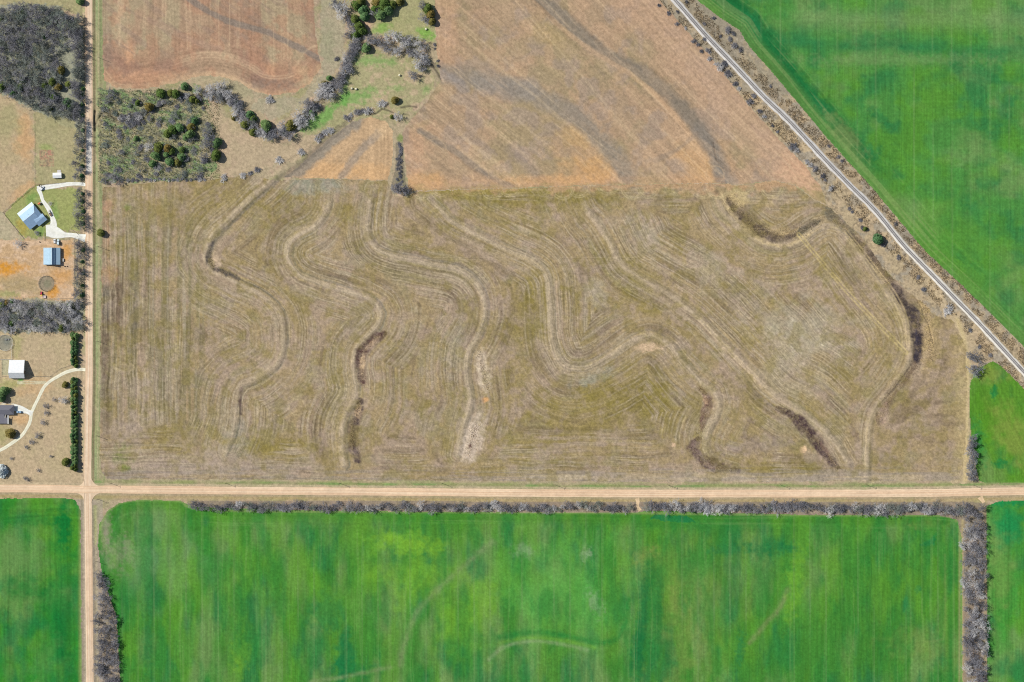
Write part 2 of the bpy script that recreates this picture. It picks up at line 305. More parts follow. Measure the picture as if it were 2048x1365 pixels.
def paint_mid(u, v):
    n = len(u)
    dl = [linedist(u, v, T, 900, 12) for T in TERR]
    wl = [1.0, 1.0, 1.0, 1.0, 1.0, 1.9]
    big = np.full(n, 1e9); big2 = np.full(n, 1e9); r = np.zeros(n); s = np.zeros(n)
    for (d, sg, a), w, k in zip(dl, wl, range(6)):
        m = d * w < big; big2 = np.where(m, big, np.minimum(big2, d * w))
        big[m] = (d * w)[m]; r[m] = (d * sg)[m] + k * 171.3; s[m] = a[m] + k * 531
    lw = np.abs(u - 203) * .58 + sst(820, 920, v) * 160
    m = lw < big; big2 = np.where(m, big, np.minimum(big2, lw)); big[m] = lw[m]; r[m] = u[m] + 2000; s[m] = v[m]
    bw = np.abs(v - 966) * 1.0 + sst(930, 860, v) * 0
    m = bw < big; big2 = np.where(m, big, np.minimum(big2, bw)); big[m] = bw[m]; r[m] = v[m] + 3000; s[m] = u[m] * 1.0
    tw = np.abs(v - 372) * 2.2 + (u < 820) * 400
    m = tw < big; big2 = np.where(m, big, np.minimum(big2, tw)); big[m] = tw[m]; r[m] = v[m] + 4000; s[m] = u[m]
    wob = (fbm(u / 60, v / 60, 50, 2) - .5) * 9
    r = r + wob
    fade = sst(2, 34, big2 - big + (fbm(u / 12, v / 12, 49, 3) - .5) * 26)
    eastz = sst(-4, 14, dl[5][0] * dl[5][1]) * sst(1640, 1700, u)
    fade = fade * (1 - .85 * eastz)
    C = np.tile(lin(164, 144, 108), (n, 1))
    a1 = .5 + (vnoise(r / 13, s / 120, 51) - .5) * fade; a2 = fbm(u / 60, v / 60, 52, 4); a3 = .5 + (vnoise(r / 7, s / 80, 53) - .5) * fade
    mix(C, lin(142, 128, 72), sst(.4, .68, .3 * a1 + .7 * a2) * .6)
    mix(C, lin(170, 149, 130), sst(.46, .66, .3 * a3 + .7 * fbm(u / 30, v / 30, 54, 4)) * .7)
    mix(C, lin(156, 148, 122), sst(.52, .68, .35 * a1 + .65 * fbm(u / 30, v / 30, 55, 4)) * .35)
    mix(C, lin(122, 106, 84), sst(.55, .76, .55 * vnoise(r / 9, s / 100, 56) + .45 * fbm(u / 45, v / 45, 57, 3)) * .6)
    # west part: strong north-south drill rows
    wz = sst(440, 380, u) * sst(400, 470, v) * sst(900, 800, v)
    rowsw = vnoise(u / 5.5, v / 130, 58)
    mix(C, lin(116, 112, 78), wz * sst(.4, .6, rowsw) * .55)
    mix(C, lin(168, 158, 132), wz * sst(.72, .86, vnoise(u / 3.2, v / 170, 59)) * .6)
    mix(C, lin(108, 92, 76), ell(u, v, 236, 612, 20, 56, 6, .6, .5, 60) * .9 + ell(u, v, 210, 650, 9, 90, 2, .6, .4, 61) * .75 + ell(u, v, 212, 800, 8, 70, 0, .6, .4, 62) * .55)
    mix(C, lin(100, 96, 88), ell(u, v, 213, 605, 9, 40, 0, .6, .4, 63) * .8 + ell(u, v, 272, 640, 7, 60, 0, .6, .5, 62) * .45)
    mix(C, lin(196, 152, 122), ell(u, v, 218, 550, 14, 16, 0, .7, .4, 64) * .75 + ell(u, v, 214, 470, 8, 60, 0, .7, .5, 65) * .5 + ell(u, v, 218, 412, 8, 12, 0, .7, .5, 66) * .5)
    mix(C, lin(178, 160, 146), ell(u, v, 265, 860, 40, 26, -30, .7, .7, 67) * .6 + ell(u, v, 290, 780, 26, 20, 0, .7, .6, 68) * .5 + ell(u, v, 380, 930, 190, 22, 0, .7, .5, 69) * .6)
    mix(C, lin(112, 130, 60), ell(u, v, 240, 910, 22, 16, 0, .7, .6, 70) * .6 + ell(u, v, 252, 938, 10, 7, 0, .6, .5, 71) * .8 + ell(u, v, 256, 415, 6, 7, 50, .5, .5, 72) * .7)
    mix(C, lin(134, 122, 50), ell(u, v, 350, 870, 70, 30, 0, .8, .7, 73) * .45 + ell(u, v, 540, 900, 70, 22, 0, .8, .7, 74) * .5 + ell(u, v, 420, 410, 90, 26, 0, .8, .7, 75) * .4 + ell(u, v, 700, 430, 60, 30, 0, .8, .7, 76) * .3 + ell(u, v, 1240, 800, 110, 60, 0, .8, .7, 77) * .6 + ell(u, v, 1560, 940, 80, 18, 0, .7, .6, 78) * .6 + ell(u, v, 1060, 620, 34, 90, 8, .7, .6, 79) * .5 + ell(u, v, 1060, 395, 130, 18, 0, .7, .6, 80) * .6 + ell(u, v, 1265, 560, 34, 70, -38, .7, .6, 81) * .5)
    mix(C, lin(182, 172, 148), ell(u, v, 1600, 650, 90, 40, 24, .8, .9, 82) * .55 + ell(u, v, 1580, 720, 50, 50, 0, .8, .9, 83) * .45 + ell(u, v, 1290, 480, 40, 26, 40, .8, .9, 84) * .4 + ell(u, v, 1190, 590, 18, 22, 0, .8, .8, 85) * .5 + ell(u, v, 1420, 545, 44, 26, 36, .8, .9, 86) * .35)
    mix(C, lin(154, 156, 140), ell(u, v, 630, 372, 52, 18, 0, .6, .5, 87) * .7 + ell(u, v, 1190, 755, 36, 10, -20, .7, .6, 88) * .6 + ell(u, v, 905, 700, 20, 40, 0, .8, .7, 89) * .3 + ell(u, v, 470, 870, 22, 40, 0, .7, .7, 90) * .45)
    # drill rows following the terraces
    mod = (.25 + 1.3 * sst(.35, .7, fbm(u / 60, v / 60, 91, 3))) * fade
    st = 1.0 * (vnoise(r / 2.3, s / 70, 92) - .5) + .7 * (vnoise(r / 5.2, s / 140, 93) - .5) + .16 * np.cos(r * 2 * PI / 9.5 + 3 * vnoise(s / 60, r / 90, 94))
    C *= (1 + .27 * st * mod)[:, None]
    zc_ = np.exp(-(((u - 680) / 150) ** 2 + ((v - 530) / 120) ** 2)) + .6 * np.exp(-(((u - 1160) / 90) ** 2 + ((v - 620) / 120) ** 2))
    pale = sst(.66, .88, vnoise(r / 2.6, s / 80, 95)) * np.clip(.42 * mod + .5 * zc_ * fade, 0, .75)
    mix(C, lin(112, 104, 88), sst(.7, .9, vnoise(r / 2.8, s / 70, 136)) * .45 * zc_ * fade)
    mix(C, lin(186, 170, 142), pale)
    brk = .6 + .65 * sst(.36, .62, fbm(u / 9, v / 9, 146, 3))
    for per, off, sd_, am in ((9.2, 0.0, 137, .52), (9.2, 2.3, 138, .4), (6.4, 1.0, 139, .32), (13.0, 4.0, 140, .34)):
        rw = r + (vnoise(s / 26, r / 30, sd_) - .5) * 2.4 + off
        ph = rw / per; ki = np.floor(ph); q_ = np.abs(ph - ki - .5) * per
        on = sst(.42, .72, vnoise(ki * 7.31, s / 85, sd_ + 2)) * fade * (.4 + .6 * mod + .9 * zc_) * brk
        mix(C, lin(194, 178, 148), np.exp(-(q_ / .95) ** 2) * am * np.clip(on, 0, 1.3))
        mix(C, lin(112, 100, 80), np.exp(-((q_ - 2.0) / .8) ** 2) * am * .6 * np.clip(on, 0, 1.3))
    # terraces
    for k, (d, sg, a) in enumerate(dl):
        sd = d * sg + (9 if k == 0 else 0)
        sd = sd + (fbm(a / 18, d / 9, 96 + k, 2) - .5) * 3
        ef = sst(0, 30, a)
        amp = [.6, .95, .9, .8, .75, .6][k]
        mix(C, lin(190, 172, 144), np.exp(-(sd / 5.6) ** 2) * 1.0 * amp * ef * (.6 + .6 * vnoise(sd / 1.6, a / 50, 97)))
        mix(C, lin(112, 106, 92), np.exp(-((np.abs(sd) - 2.6) / 1.0) ** 2) * .38 * ef * (k in (1, 2, 3)) * sst(.35, .6, vnoise(a / 40, sd / 9, 98)))
        mix(C, lin(184, 168, 140), np.exp(-((np.abs(sd + 17) - 3) / 1.5) ** 2) * .35 * ef)
        mix(C, lin(180, 164, 138), np.exp(-((np.abs(sd + 28) - 2) / 1.2) ** 2) * .15 * ef)
        chc = [lin(98, 98, 88), lin(108, 112, 104), lin(104, 104, 104), lin(112, 112, 104), lin(128, 122, 104), lin(150, 140, 118)][k]
        mix(C, chc, np.exp(-((sd - 9.5) / 2.4) ** 2) * [.62, .5, .42, .32, .3, .22][k] * ef * (.3 + .8 * vnoise(a / 10, sd / 2.5, 99)))
    dg = dcut(u, v, [(580, 340), (548, 368), (520, 394), (500, 412), (472, 440), (444, 466), (428, 488)], 30) + (fbm(u / 6, v / 6, 59, 3) - .5) * 6
    mix(C, lin(106, 100, 86), (1 - sst(1, 6, dg)) * .6 * (.5 + .6 * vnoise(u / 3, v / 3, 60)))
    # wet hollows with dead reeds behind the terraces
    def wet(P, w, dark=.85, c=(84, 70, 66), seed=0, rag=3.0):
        d, _, al = linedist(u, v, P, 60, 8)
        tl_ = sum(math.hypot(b[0] - a[0], b[1] - a[1]) for a, b in zip(P[:-1], P[1:]))
        d = d + (fbm(u / 6, v / 6, 110 + seed, 3) - .5) * 2 * rag + (fbm(u / 22, v / 22, 113 + seed, 2) - .5) * w * .9
        we = w * (.35 + .75 * np.sqrt(np.clip(np.sin(np.clip(al / tl_, 0.02, .98) * PI), 0, 1)))
        m = (1 - sst(.5, 1.15, d / we))
        mix(C, lin(*c), m * dark * (.5 + .65 * vnoise(u / 2.4, v / 2.4, 111 + seed)) * (.65 + .5 * sst(.3, .6, fbm(u / 14, v / 14, 115 + seed, 2))))
    def reed(cx, cy, rx, ry, ang, seed, c=(196, 172, 136), a=.85):
        m = ell(u, v, cx, cy, rx, ry, ang, .4, .35, seed)
        mix(C, lin(*c), m * a * (.45 + .75 * vnoise(u / 2.2, v / 2.2, 120 + seed)))
    wet([(426, 488), (417, 512), (424, 532), (440, 541), (462, 550), (478, 558)], 7, .85, (88, 82, 78), 1)
    reed(431, 521, 9, 14, -22, 1, (200, 176, 146), .95)
    wet([(768, 668), (748, 682), (728, 700), (718, 722), (722, 745), (725, 765)], 13, .9, (96, 74, 68), 2)
    reed(744, 688, 4.5, 19, 48, 2, (200, 172, 138), .75); reed(725, 727, 5, 17, 6, 3, (204, 176, 138), .8)
    wet([(722, 800), (716, 818), (708, 845), (704, 870), (708, 900), (716, 920)], 11, .95, (78, 66, 66), 3)
    reed(716, 824, 7, 14, 16, 4, (200, 172, 136), .75)
    wet([(482, 778), (480, 800), (482, 830)], 5, .8, (90, 70, 70), 4)
    reed(966, 742, 13, 40, -8, 5, (212, 194, 166), 1.0)
    reed(946, 880, 19, 48, 16, 6, (208, 190, 168), .95)
    reed(940, 893, 3, 4, 0, 7, (96, 64, 60), .9)
    mix(C, lin(216, 166, 112), ell(u, v, 972, 800, 6, 5, 0, .5, .4, 8) * .9)
    reed(1298, 696, 24, 8, -4, 9, (214, 184, 150), .95)
    wet([(1398, 776), (1412, 792), (1416, 810), (1408, 835), (1402, 862)], 9, .8, (112, 86, 78), 5)
    reed(1411, 800, 4.5, 10, -20, 10, (196, 164, 132), .9)
    wet([(1398, 880), (1386, 898), (1400, 915), (1424, 930), (1455, 938), (1478, 942)], 13, .9, (94, 76, 72), 6)
    reed(1392, 893, 10, 9, 0, 11, (150, 128, 118), .6); reed(1425, 933, 20, 4, 18, 12, (170, 146, 124), .6)
    wet([(1496, 766), (1520, 796), (1548, 814)], 6, .55, (110, 100, 84), 7)
    wet([(1556, 818), (1588, 834), (1612, 856), (1632, 884), (1652, 908), (1676, 936)], 12, .95, (82, 66, 66), 8)
    reed(1650, 898, 5, 14, -38, 13, (150, 124, 108), .6)
    wet([(1702, 852), (1708, 866), (1716, 882)], 6, .5, (112, 92, 84), 9)
    wet([(1456, 402), (1474, 428), (1500, 452), (1532, 472), (1562, 478), (1590, 470)], 13, .85, (94, 82, 72), 10, 5)
    wet([(1440, 380), (1452, 410), (1480, 446), (1518, 478), (1560, 492), (1600, 482), (1640, 456)], 5, .7, (206, 184, 140), 19)
    reed(1478, 396, 16, 22, -35, 14, (204, 182, 132), .7); reed(1560, 462, 24, 9, 10, 15, (196, 172, 130), .55); reed(1500, 430, 14, 20, -40, 16, (128, 112, 96), .7)
    wet([(1600, 466), (1618, 454), (1640, 442)], 9, .8, (104, 100, 84), 11)
    wet([(1655, 420), (1672, 436), (1690, 452), (1704, 470)], 15, .75, (108, 104, 90), 12, 5)
    wet([(1700, 466), (1735, 506), (1768, 545), (1790, 578), (1812, 610)], 10, .85, (96, 84, 72), 13)
    wet([(1786, 572), (1800, 592), (1812, 608)], 11, .95, (66, 58, 60), 14)
    wet([(1812, 606), (1828, 632), (1834, 660), (1838, 690), (1834, 722)], 15, .95, (74, 66, 66), 15)
    wet([(1832, 660), (1838, 690), (1834, 720)], 9, .9, (58, 54, 64), 16)
    wet([(1828, 730), (1805, 762), (1782, 790), (1766, 820), (1758, 848)], 11, .8, (116, 98, 82), 17)
    reed(1768, 830, 7, 20, 12, 17, (196, 166, 146), .6); reed(1856, 690, 12, 60, 4, 18, (204, 178, 128), .55); reed(1846, 610, 9, 26, -30, 19, (204, 176, 130), .55)
    mix(C, lin(150, 134, 128), ell(u, v, 1510, 893, 60, 14, -6, .7, .6, 20) * .45)
    for cx, cy, q in ((1347, 889, 4), (1607, 899, 6)):
        mix(C, lin(232, 196, 156), ell(u, v, cx, cy, q, q, 0, .5, .6, 21) * .85)
    # wheel tracks
    for P, w, c, a in (([(1597, 469), (1700, 590), (1787, 679), (1812, 706)], 1.6, (204, 184, 128), .7), ([(1400, 640), (1470, 715), (1530, 772)], 1.4, (206, 184, 150), .7), ([(1733, 975), (1734, 900), (1745, 830), (1790, 775), (1818, 735)], 1.5, (198, 178, 142), .5),
                       ([(1690, 460), (1745, 530), (1790, 590), (1812, 640), (1816, 690)], 1.6, (206, 184, 140), .6), ([(1650, 455), (1690, 470), (1750, 548), (1800, 640), (1806, 700), (1790, 745)], 1.3, (200, 180, 138), .5)):
        d = dcut(u, v, P, 14)
        mix(C, lin(*c), np.exp(-((np.abs(d) - 3.0) / w) ** 2) * a)
    for yy in (457, 461.5, 515, 519.5, 574, 578.5, 633, 637.5, 692, 696.5, 751, 755.5):
        m = np.exp(-((v - yy - (u - 900) * .0012) / .8) ** 2) * sst(235, 300, u) * sst(1860, 1780, u)
        mix(C, lin(198, 178, 144), m * .24 * sst(.3, .7, vnoise(u / 70, v / 3, 131)))
    for cx, cy, q, w in ((248, 735, 20, 9), (245, 735, 12, 6), (720, 790, 22, 22), (595, 815, 16, 16), (625, 800, 26, 28), (640, 470, 10, 12)):
        rr = np.hypot((u - cx) / q, (v - cy) / w)
        mix(C, lin(190, 172, 134), np.exp(-((rr - 1) * min(q, w) / 1.1) ** 2) * .5 * (vnoise(u / 14, v / 14, 132) > .35))
    for cx in range(845, 1560, 46):
        rr = np.hypot(u - cx - 9 * math.sin(cx), v - 372 + 5 * math.cos(cx))
        mix(C, lin(200, 184, 140), (np.exp(-((rr - 19) / 1.2) ** 2) + np.exp(-((rr - 23) / 1.0) ** 2)) * .5)
    mix(C, lin(156, 140, 70), np.exp(-((v - 380) / 7) ** 2) * sst(820, 850, u) * sst(1160, 1080, u) * .7)
    # south headland and the worn strip along the road
    hl = sst(940, 956, v)
    mix(C, lin(196, 180, 156), hl * .55 * sst(900, 1100, u) * (.5 + .6 * vnoise(u / 60, v / 2.2, 133)))
    mix(C, lin(150, 140, 128), sst(925, 945, v) * sst(.45, .65, vnoise(u / 50, v / 3, 134)) * .5)
    mix(C, lin(196, 176, 128), sst(1900, 1925, u) * .4)
    C *= .96
    C *= (1 + (fbm(u / 5, v / 5, 135, 3) - .5) * .34)[:, None]
    mix(C, lin(132, 120, 64), sst(.54, .7, fbm(u / 26, v / 26, 147, 4)) * .4); mix(C, lin(176, 156, 140), sst(.55, .7, fbm(u / 16, v / 16, 148, 4)) * .25)
    nb = sst(9, -9, v - 378 + (fbm(u / 16, v / 12, 142, 4) - .5) * 46) * (u > 822)
    mix(C, lin(186, 152, 116), nb * .75)
    grain(u, v, C, .17, 2)
    return C

def rows(u, v, ang, seed, a=1.0, w=1.0):
    t = math.radians(ang)
    r = -u * math.sin(t) + v * math.cos(t); s = u * math.cos(t) + v * math.sin(t)
    r = r + (fbm(u / 120, v / 120, seed + 9, 2) - .5) * 12
    return a * (1.0 * (vnoise(r / (2.2 * w), s / 130, seed) - .5) + .8 * (vnoise(r / (6 * w), s / 220, seed + 1) - .5) + .5 * (vnoise(r / (14 * w), s / 260, seed + 2) - .5)), r, s

def paint_n1(u, v):
    n = len(u); C = np.tile(lin(172, 147, 118), (n, 1))
    patches(u, v, C, lin(158, 142, 108), 70, .42, .62, .7, 141, 1.4, 1)
    patches(u, v, C, lin(184, 152, 122), 40, .5, .66, .5, 142)
    patches(u, v, C, lin(160, 142, 126), 34, .5, .66, .6, 143)
    st, r, s = rows(u, v, 40, 144)
    d0, sg, a0 = linedist(u, v, RAIL, 400, 40)
    near = sst(330, 230, d0) * (u > 1000)
    st2 = 1.0 * (vnoise(d0 / 2.2, a0 / 130, 145) - .5) + .8 * (vnoise(d0 / 6, a0 / 220, 146) - .5) + .5 * (vnoise(d0 / 14, a0 / 260, 147) - .5)
    stv, _, _ = rows(u, v, 90, 148)
    lw = sst(925, 905, u) * sst(150, 120, v)
    st = st * (1 - near) + st2 * near; st = st * (1 - lw) + stv * lw
    mix(C, lin(188, 156, 128), near * .35 * sst(130, 60, d0) + sst(120, 70, d0) * .35)
    mix(C, lin(196, 156, 124), lw * .4)
    hb = inpoly(u, v, N1)  # keeps array length
    mix(C, lin(204, 160, 108), ell(u, v, 1175, 300, 60, 42, 30, .7, .5, 150) * .45 + ell(u, v, 1200, 345, 70, 26, 0, .7, .5, 151) * .45 + ell(u, v, 1410, 325, 44, 44, 40, .7, .5, 152) * .6 + ell(u, v, 840, 365, 40, 18, 0, .7, .5, 153) * .7 + ell(u, v, 1100, 362, 90, 10, 0, .7, .4, 154) * .6)
    mix(C, lin(206, 164, 130), ell(u, v, 1600, 350, 50, 40, 45, .8, .5, 155) * .6 + ell(u, v, 835, 300, 24, 50, 0, .8, .5, 156) * .5)
    mix(C, lin(172, 150, 104), ell(u, v, 1090, 70, 40, 26, 30, .8, .6, 157) * .5)
    def band(P, w, c, a, sd):
        d = dcut(u, v, P, 80) + (fbm(u / 12, v / 12, sd, 3) - .5) * w * .6 + (fbm(u / 60, v / 60, sd + 2, 2) - .5) * w * .5
        mix(C, lin(*c), (1 - sst(w * .3, w * 1.15, d)) * a * (.75 + .4 * fbm(u / 9, v / 9, 159, 3)))
    band([(1060, -20), (1098, 12), (1150, 58), (1212, 108), (1290, 150), (1350, 200), (1400, 262), (1430, 312), (1442, 372)], 17, (134, 123, 108), .95, 160)
    band([(1400, 262), (1432, 312), (1452, 370)], 22, (134, 126, 116), .7, 161)
    band([(1040, -20), (1075, 10), (1130, 62), (1200, 112), (1262, 150), (1330, 210), (1385, 280), (1418, 360)], 6, (204, 168, 130), .4, 162)
    band([(884, 148), (905, 150), (960, 160), (1030, 172), (1098, 205), (1165, 245), (1205, 285), (1240, 325), (1262, 372)], 23, (144, 133, 118), .9, 163)
    band([(884, 150), (910, 160), (928, 180)], 13, (148, 138, 130), .75, 164)
    band([(960, 160), (1010, 180), (1060, 180)], 26, (146, 138, 128), .6, 165)
    band([(840, 262), (870, 281), (915, 306), (962, 342), (1035, 382)], 8.5, (132, 120, 106), .95, 166)
    band([(1392, 268), (1360, 296), (1310, 322)], 7, (150, 132, 114), .6, 167)
    band([(1030, 300), (1060, 330), (1070, 345)], 22, (152, 138, 126), .5, 168)
    band([(1426, 285), (1430, 305), (1434, 324)], 1.5, (80, 72, 66), .9, 169)
    C *= (1 + (.13 + .13 * sst(.35, .65, fbm(u / 70, v / 70, 149, 3))) * st)[:, None]
    C *= (1 + (fbm(u / 10, v / 10, 148, 4) - .5) * .24)[:, None]
    mix(C, lin(204, 182, 146), sst(.3, .6, st) * .22)
    for cx, cy, q in ((776, 250, 1), (870, 300, 22), (930, 355, 16), (960, 352, 18), (1560, 330, 20), (1600, 375, 22), (1430, 350, 18)):
        rr = np.hypot(u - cx, v - cy)
        mix(C, lin(206, 178, 138), np.exp(-((rr - q) / 1.3) ** 2) * .3)
    mix(C, lin(150, 138, 92), sst(-8, 12, v - 372 + (fbm(u / 14, v / 10, 143, 4) - .5) * 40) * .7)
    sw = fbm((u * .77 + v * .64) / 90, (v * .77 - u * .64) / 12, 144, 3)
    mix(C, lin(200, 172, 140), sst(.52, .68, sw) * .2); mix(C, lin(150, 134, 114), sst(.46, .34, sw) * .15)
    hd = sst(345, 362, v) * (u < 1450)
    mix(C, lin(210, 166, 126), hd * .3 * (.4 + .8 * vnoise(u / 60, v / 2.4, 170)))
    grain(u, v, C, .11, 3)
    return C
def paint_n2(u, v):
    C = np.tile(lin(190, 160, 124), (len(u), 1))
    dg = dcut(u, v, [(712, 236), (680, 262), (646, 292), (610, 324), (584, 344), (548, 370)], 30) + (fbm(u / 8, v / 8, 58, 3) - .5) * 8
    st, r, s = rows(u, v, -38, 175); sv, _, _ = rows(u, v, 88, 178)
    k = sst(690, 750, u); st = st * (1 - k) + sv * k
    mix(C, lin(206, 166, 120), ell(u, v, 640, 340, 70, 18, 0, .7, .5, 180) * .8 + ell(u, v, 740, 345, 44, 16, 0, .7, .5, 181) * .7)
    def band(P, w, c, a, sd):
        d = dcut(u, v, P, 60) + (fbm(u / 10, v / 10, sd, 3) - .5) * w
        mix(C, lin(*c), (1 - sst(w * .3, w * 1.2, d)) * a)
    band([(716, 244), (672, 276), (612, 330), (572, 358)], 15, (140, 134, 122), .8, 182)
    band([(756, 268), (728, 292), (700, 330), (684, 356)], 10, (150, 138, 124), .7, 183)
    mix(C, lin(118, 110, 98), (1 - sst(1, 9, dg)) * .55)
    mix(C, lin(214, 184, 144), ell(u, v, 766, 258, 20, 16, -40, .7, .4, 184) * .7)
    C *= (1 + .22 * st)[:, None]
    return grain(u, v, C, .12, 4)
def paint_nw(u, v):
    C = np.tile(lin(172, 145, 118), (len(u), 1))
    e, _, es = linedist(u, v, [(206, 150), (232, 176), (290, 178), (350, 166), (400, 152), (440, 152), (480, 165), (508, 183), (545, 191), (592, 185), (622, 165), (642, 135)], 300, 10)
    low = sst(75, 40, e)
    patches(u, v, C, lin(158, 126, 104), 44, .44, .62, .7, 190)
    patches(u, v, C, lin(170, 158, 126), 50, .5, .66, .6, 191, 1, 2)
    mix(C, lin(152, 116, 100), low * sst(8, 20, e) * .6 * sst(.35, .6, fbm(u / 40, v / 30, 192, 3)))
    mix(C, lin(204, 158, 122), ell(u, v, 258, 108, 10, 20, 0, .8, .5, 193) * .7 + ell(u, v, 290, 155, 60, 12, -6, .7, .5, 194) * .6 + ell(u, v, 540, 140, 14, 16, 0, .8, .5, 195) * .6 + ell(u, v, 600, 145, 20, 26, 30, .8, .5, 196) * .5)
    mix(C, lin(140, 122, 108), ell(u, v, 545, 172, 50, 14, 8, .7, .5, 197) * .7 + ell(u, v, 216, 100, 8, 50, 0, .7, .5, 198) * .5)
    mix(C, lin(206, 174, 136), sst(11, 2, e + (fbm(u / 9, v / 9, 199, 3) - .5) * 14) * .5)
    ds = fbm((u * .8 + v * .6) / 60, (v * .8 - u * .6) / 9, 189, 3)
    mix(C, lin(150, 128, 112), sst(.52, .68, ds) * .45 * sst(0, 1, 1 - low))
    mix(C, lin(178, 136, 108), sst(.5, .66, fbm(u / 26, v / 34, 188, 4)) * .5)
    sv, _, _ = rows(u, v, 90, 200)
    sl = 1.0 * (vnoise(e / 2.4, es / 90, 201) - .5) + .8 * (vnoise(e / 6, es / 160, 202) - .5)
    st = sv * (1 - low) + sl * low
    d = dcut(u, v, [(366, -12), (400, 12), (450, 40), (530, 64), (590, 92), (640, 118)], 40) + (fbm(u / 10, v / 10, 203, 3) - .5) * 5
    mix(C, lin(136, 124, 112), (1 - sst(3.5, 8.5, d)) * .85)
    d = dcut(u, v, [(300, 40), (380, 80), (440, 100)], 40) + (fbm(u / 10, v / 10, 204, 3) - .5) * 8
    mix(C, lin(166, 138, 118), (1 - sst(3, 9, d)) * .5)
    C *= (1 + .2 * st)[:, None]
    mix(C, lin(206, 182, 146), sst(.3, .6, st) * .3)
    return grain(u, v, C, .11, 5)
GA, GB, GC, GD = lin(82, 136, 62), lin(28, 118, 62), lin(104, 160, 34), lin(120, 148, 84)
def green_base(u, v, seed, base=(78, 134, 60), ax=1.0, ay=1.8):
    base = (base[0] * .88, base[1] * 1.0, base[2] * .72)
    C = np.tile(lin(*base), (len(u), 1))
    patches(u, v, C, GD, 60, .42, .72, .6, seed, ax, ay)
    patches(u, v, C, GB, 40, .46, .74, .7, seed + 5, ax, ay)
    patches(u, v, C, lin(84, 148, 20), 50, .46, .7, .6, seed + 9, ax, ay)
    C *= (1 + (vnoise(u / 1.5, v / 40, seed + 12) - .5) * .26)[:, None]
    return C
def lines_v(u, v, C, sp, a, seed, x0=0.0):
    k = np.abs(((u - x0 + (fbm(v / 200, u * 0 + seed, seed, 2) - .5) * 3) / sp) % 1.0 - .5) * sp
    mix(C, lin(140, 168, 108), np.exp(-((k - sp / 2 + 1.0) / .8) ** 2) * a * sst(.3, .7, vnoise(u / sp, v / 160, seed)))
def calm(C, k=.22, g=.95):
    k = k * .6
    L = C @ np.array([.3, .6, .1]); C += (np.stack([L * .94, L * 1.02, L * .82], 1) - C) * k; C *= g; return C
def paint_g1(u, v):
    C = green_base(u, v, 210, (80, 140, 76), 1.3, 1.2)
    e, _, es = linedist(u, v, [(1394, 0), (1440, 36), (1478, 60), (1500, 95), (1560, 163), (1650, 272), (1750, 383), (1850, 502), (1950, 596), (2048, 694)], 700, 30)
    d = dcut(u, v, [(1440, -20), (1475, 30), (1510, 70), (1560, 130), (1610, 200), (1680, 280), (1740, 350)], 80) + (fbm(u / 16, v / 16, 211, 3) - .5) * 22
    mix(C, lin(12, 112, 52), (1 - sst(14, 44, d)) * 1.0 * sst(450, 220, v))
    mix(C, lin(16, 118, 62), ell(u, v, 1500, 60, 30, 30, 30, .6, .6, 212) * .9 + ell(u, v, 1640, 215, 16, 22, -35, .6, .6, 213) * .6 + ell(u, v, 1740, 305, 22, 16, 0, .6, .6, 214) * .6 + ell(u, v, 1760, 235, 26, 10, 40, .6, .6, 215) * .5)
    mix(C, lin(20, 122, 62), ell(u, v, 1920, 512, 26, 9, 48, .7, .6, 216) * .8 + ell(u, v, 1955, 535, 14, 8, 40, .7, .6, 217) * .7 + ell(u, v, 1940, 430, 50, 26, 30, .8, .8, 218) * .5)
    mix(C, lin(36, 122, 64), np.exp(-((v - 85 - (u - 1600) * .045) / 16) ** 2) * sst(1520, 1600, u) * (.4 + .7 * fbm(u / 40, v / 26, 219, 4) * sst(.36, .6, fbm(u / 50, v / 50, 218, 3))))
    mix(C, lin(120, 150, 90), np.exp(-((v - 40) / 22) ** 2) * sst(1560, 1620, u) * .5 + ell(u, v, 1800, 120, 180, 10, 0, .8, .6, 220) * .4)
    low = sst(80, 30, e)
    mix(C, lin(104, 148, 62), sst(34, 8, e) * .6); mix(C, lin(134, 150, 84), ell(u, v, 1690, 270, 14, 50, -42, .7, .6, 221) * .5)
    mix(C, lin(86, 150, 34), ell(u, v, 1900, 480, 140, 60, 45, .8, .6, 222) * .55)
    sl = 1.0 * (vnoise(e / 2.6, es / 110, 223) - .5) + .9 * (vnoise(e / 7, es / 190, 224) - .5)
    sv, _, _ = rows(u, v, 90, 225); sh, _, _ = rows(u, v, 0, 228)
    st = (sv * .7 + sh * .4) * (1 - low) + sl * low * 1.2
    C *= (1 + .2 * st)[:, None]
    C *= (1 + (fbm(u / 9, v / 9, 232, 3) - .5) * .2)[:, None]
    mix(C, lin(140, 154, 92), sst(.25, .5, st) * .3 * low)
    lines_v(u, v, C, 38.0, .22, 231, 1600)
    calm(C, 0.2); return grain(u, v, C, .1, 6)
def paint_g2(u, v):
    C = green_base(u, v, 240, (98, 142, 46), 1, 1.6)
    mix(C, lin(140, 152, 64), ell(u, v, 1980, 745, 36, 18, 0, .7, .5, 241) * .6 + ell(u, v, 2030, 880, 26, 60, -30, .8, .6, 242) * .6)
    mix(C, lin(24, 130, 60), ell(u, v, 1988, 784, 6, 13, 10, .6, .6, 243) * .9 + ell(u, v, 2000, 926, 12, 9, 0, .7, .6, 244) * .9 + ell(u, v, 1960, 890, 10, 44, -8, .8, .5, 245) * .6)
    mix(C, lin(190, 176, 136), sst(963, 970, v) * .5)
    st, _, _ = rows(u, v, 66, 246); C *= (1 + .2 * st)[:, None]
    calm(C, 0.14); return grain(u, v, C, .1, 7)
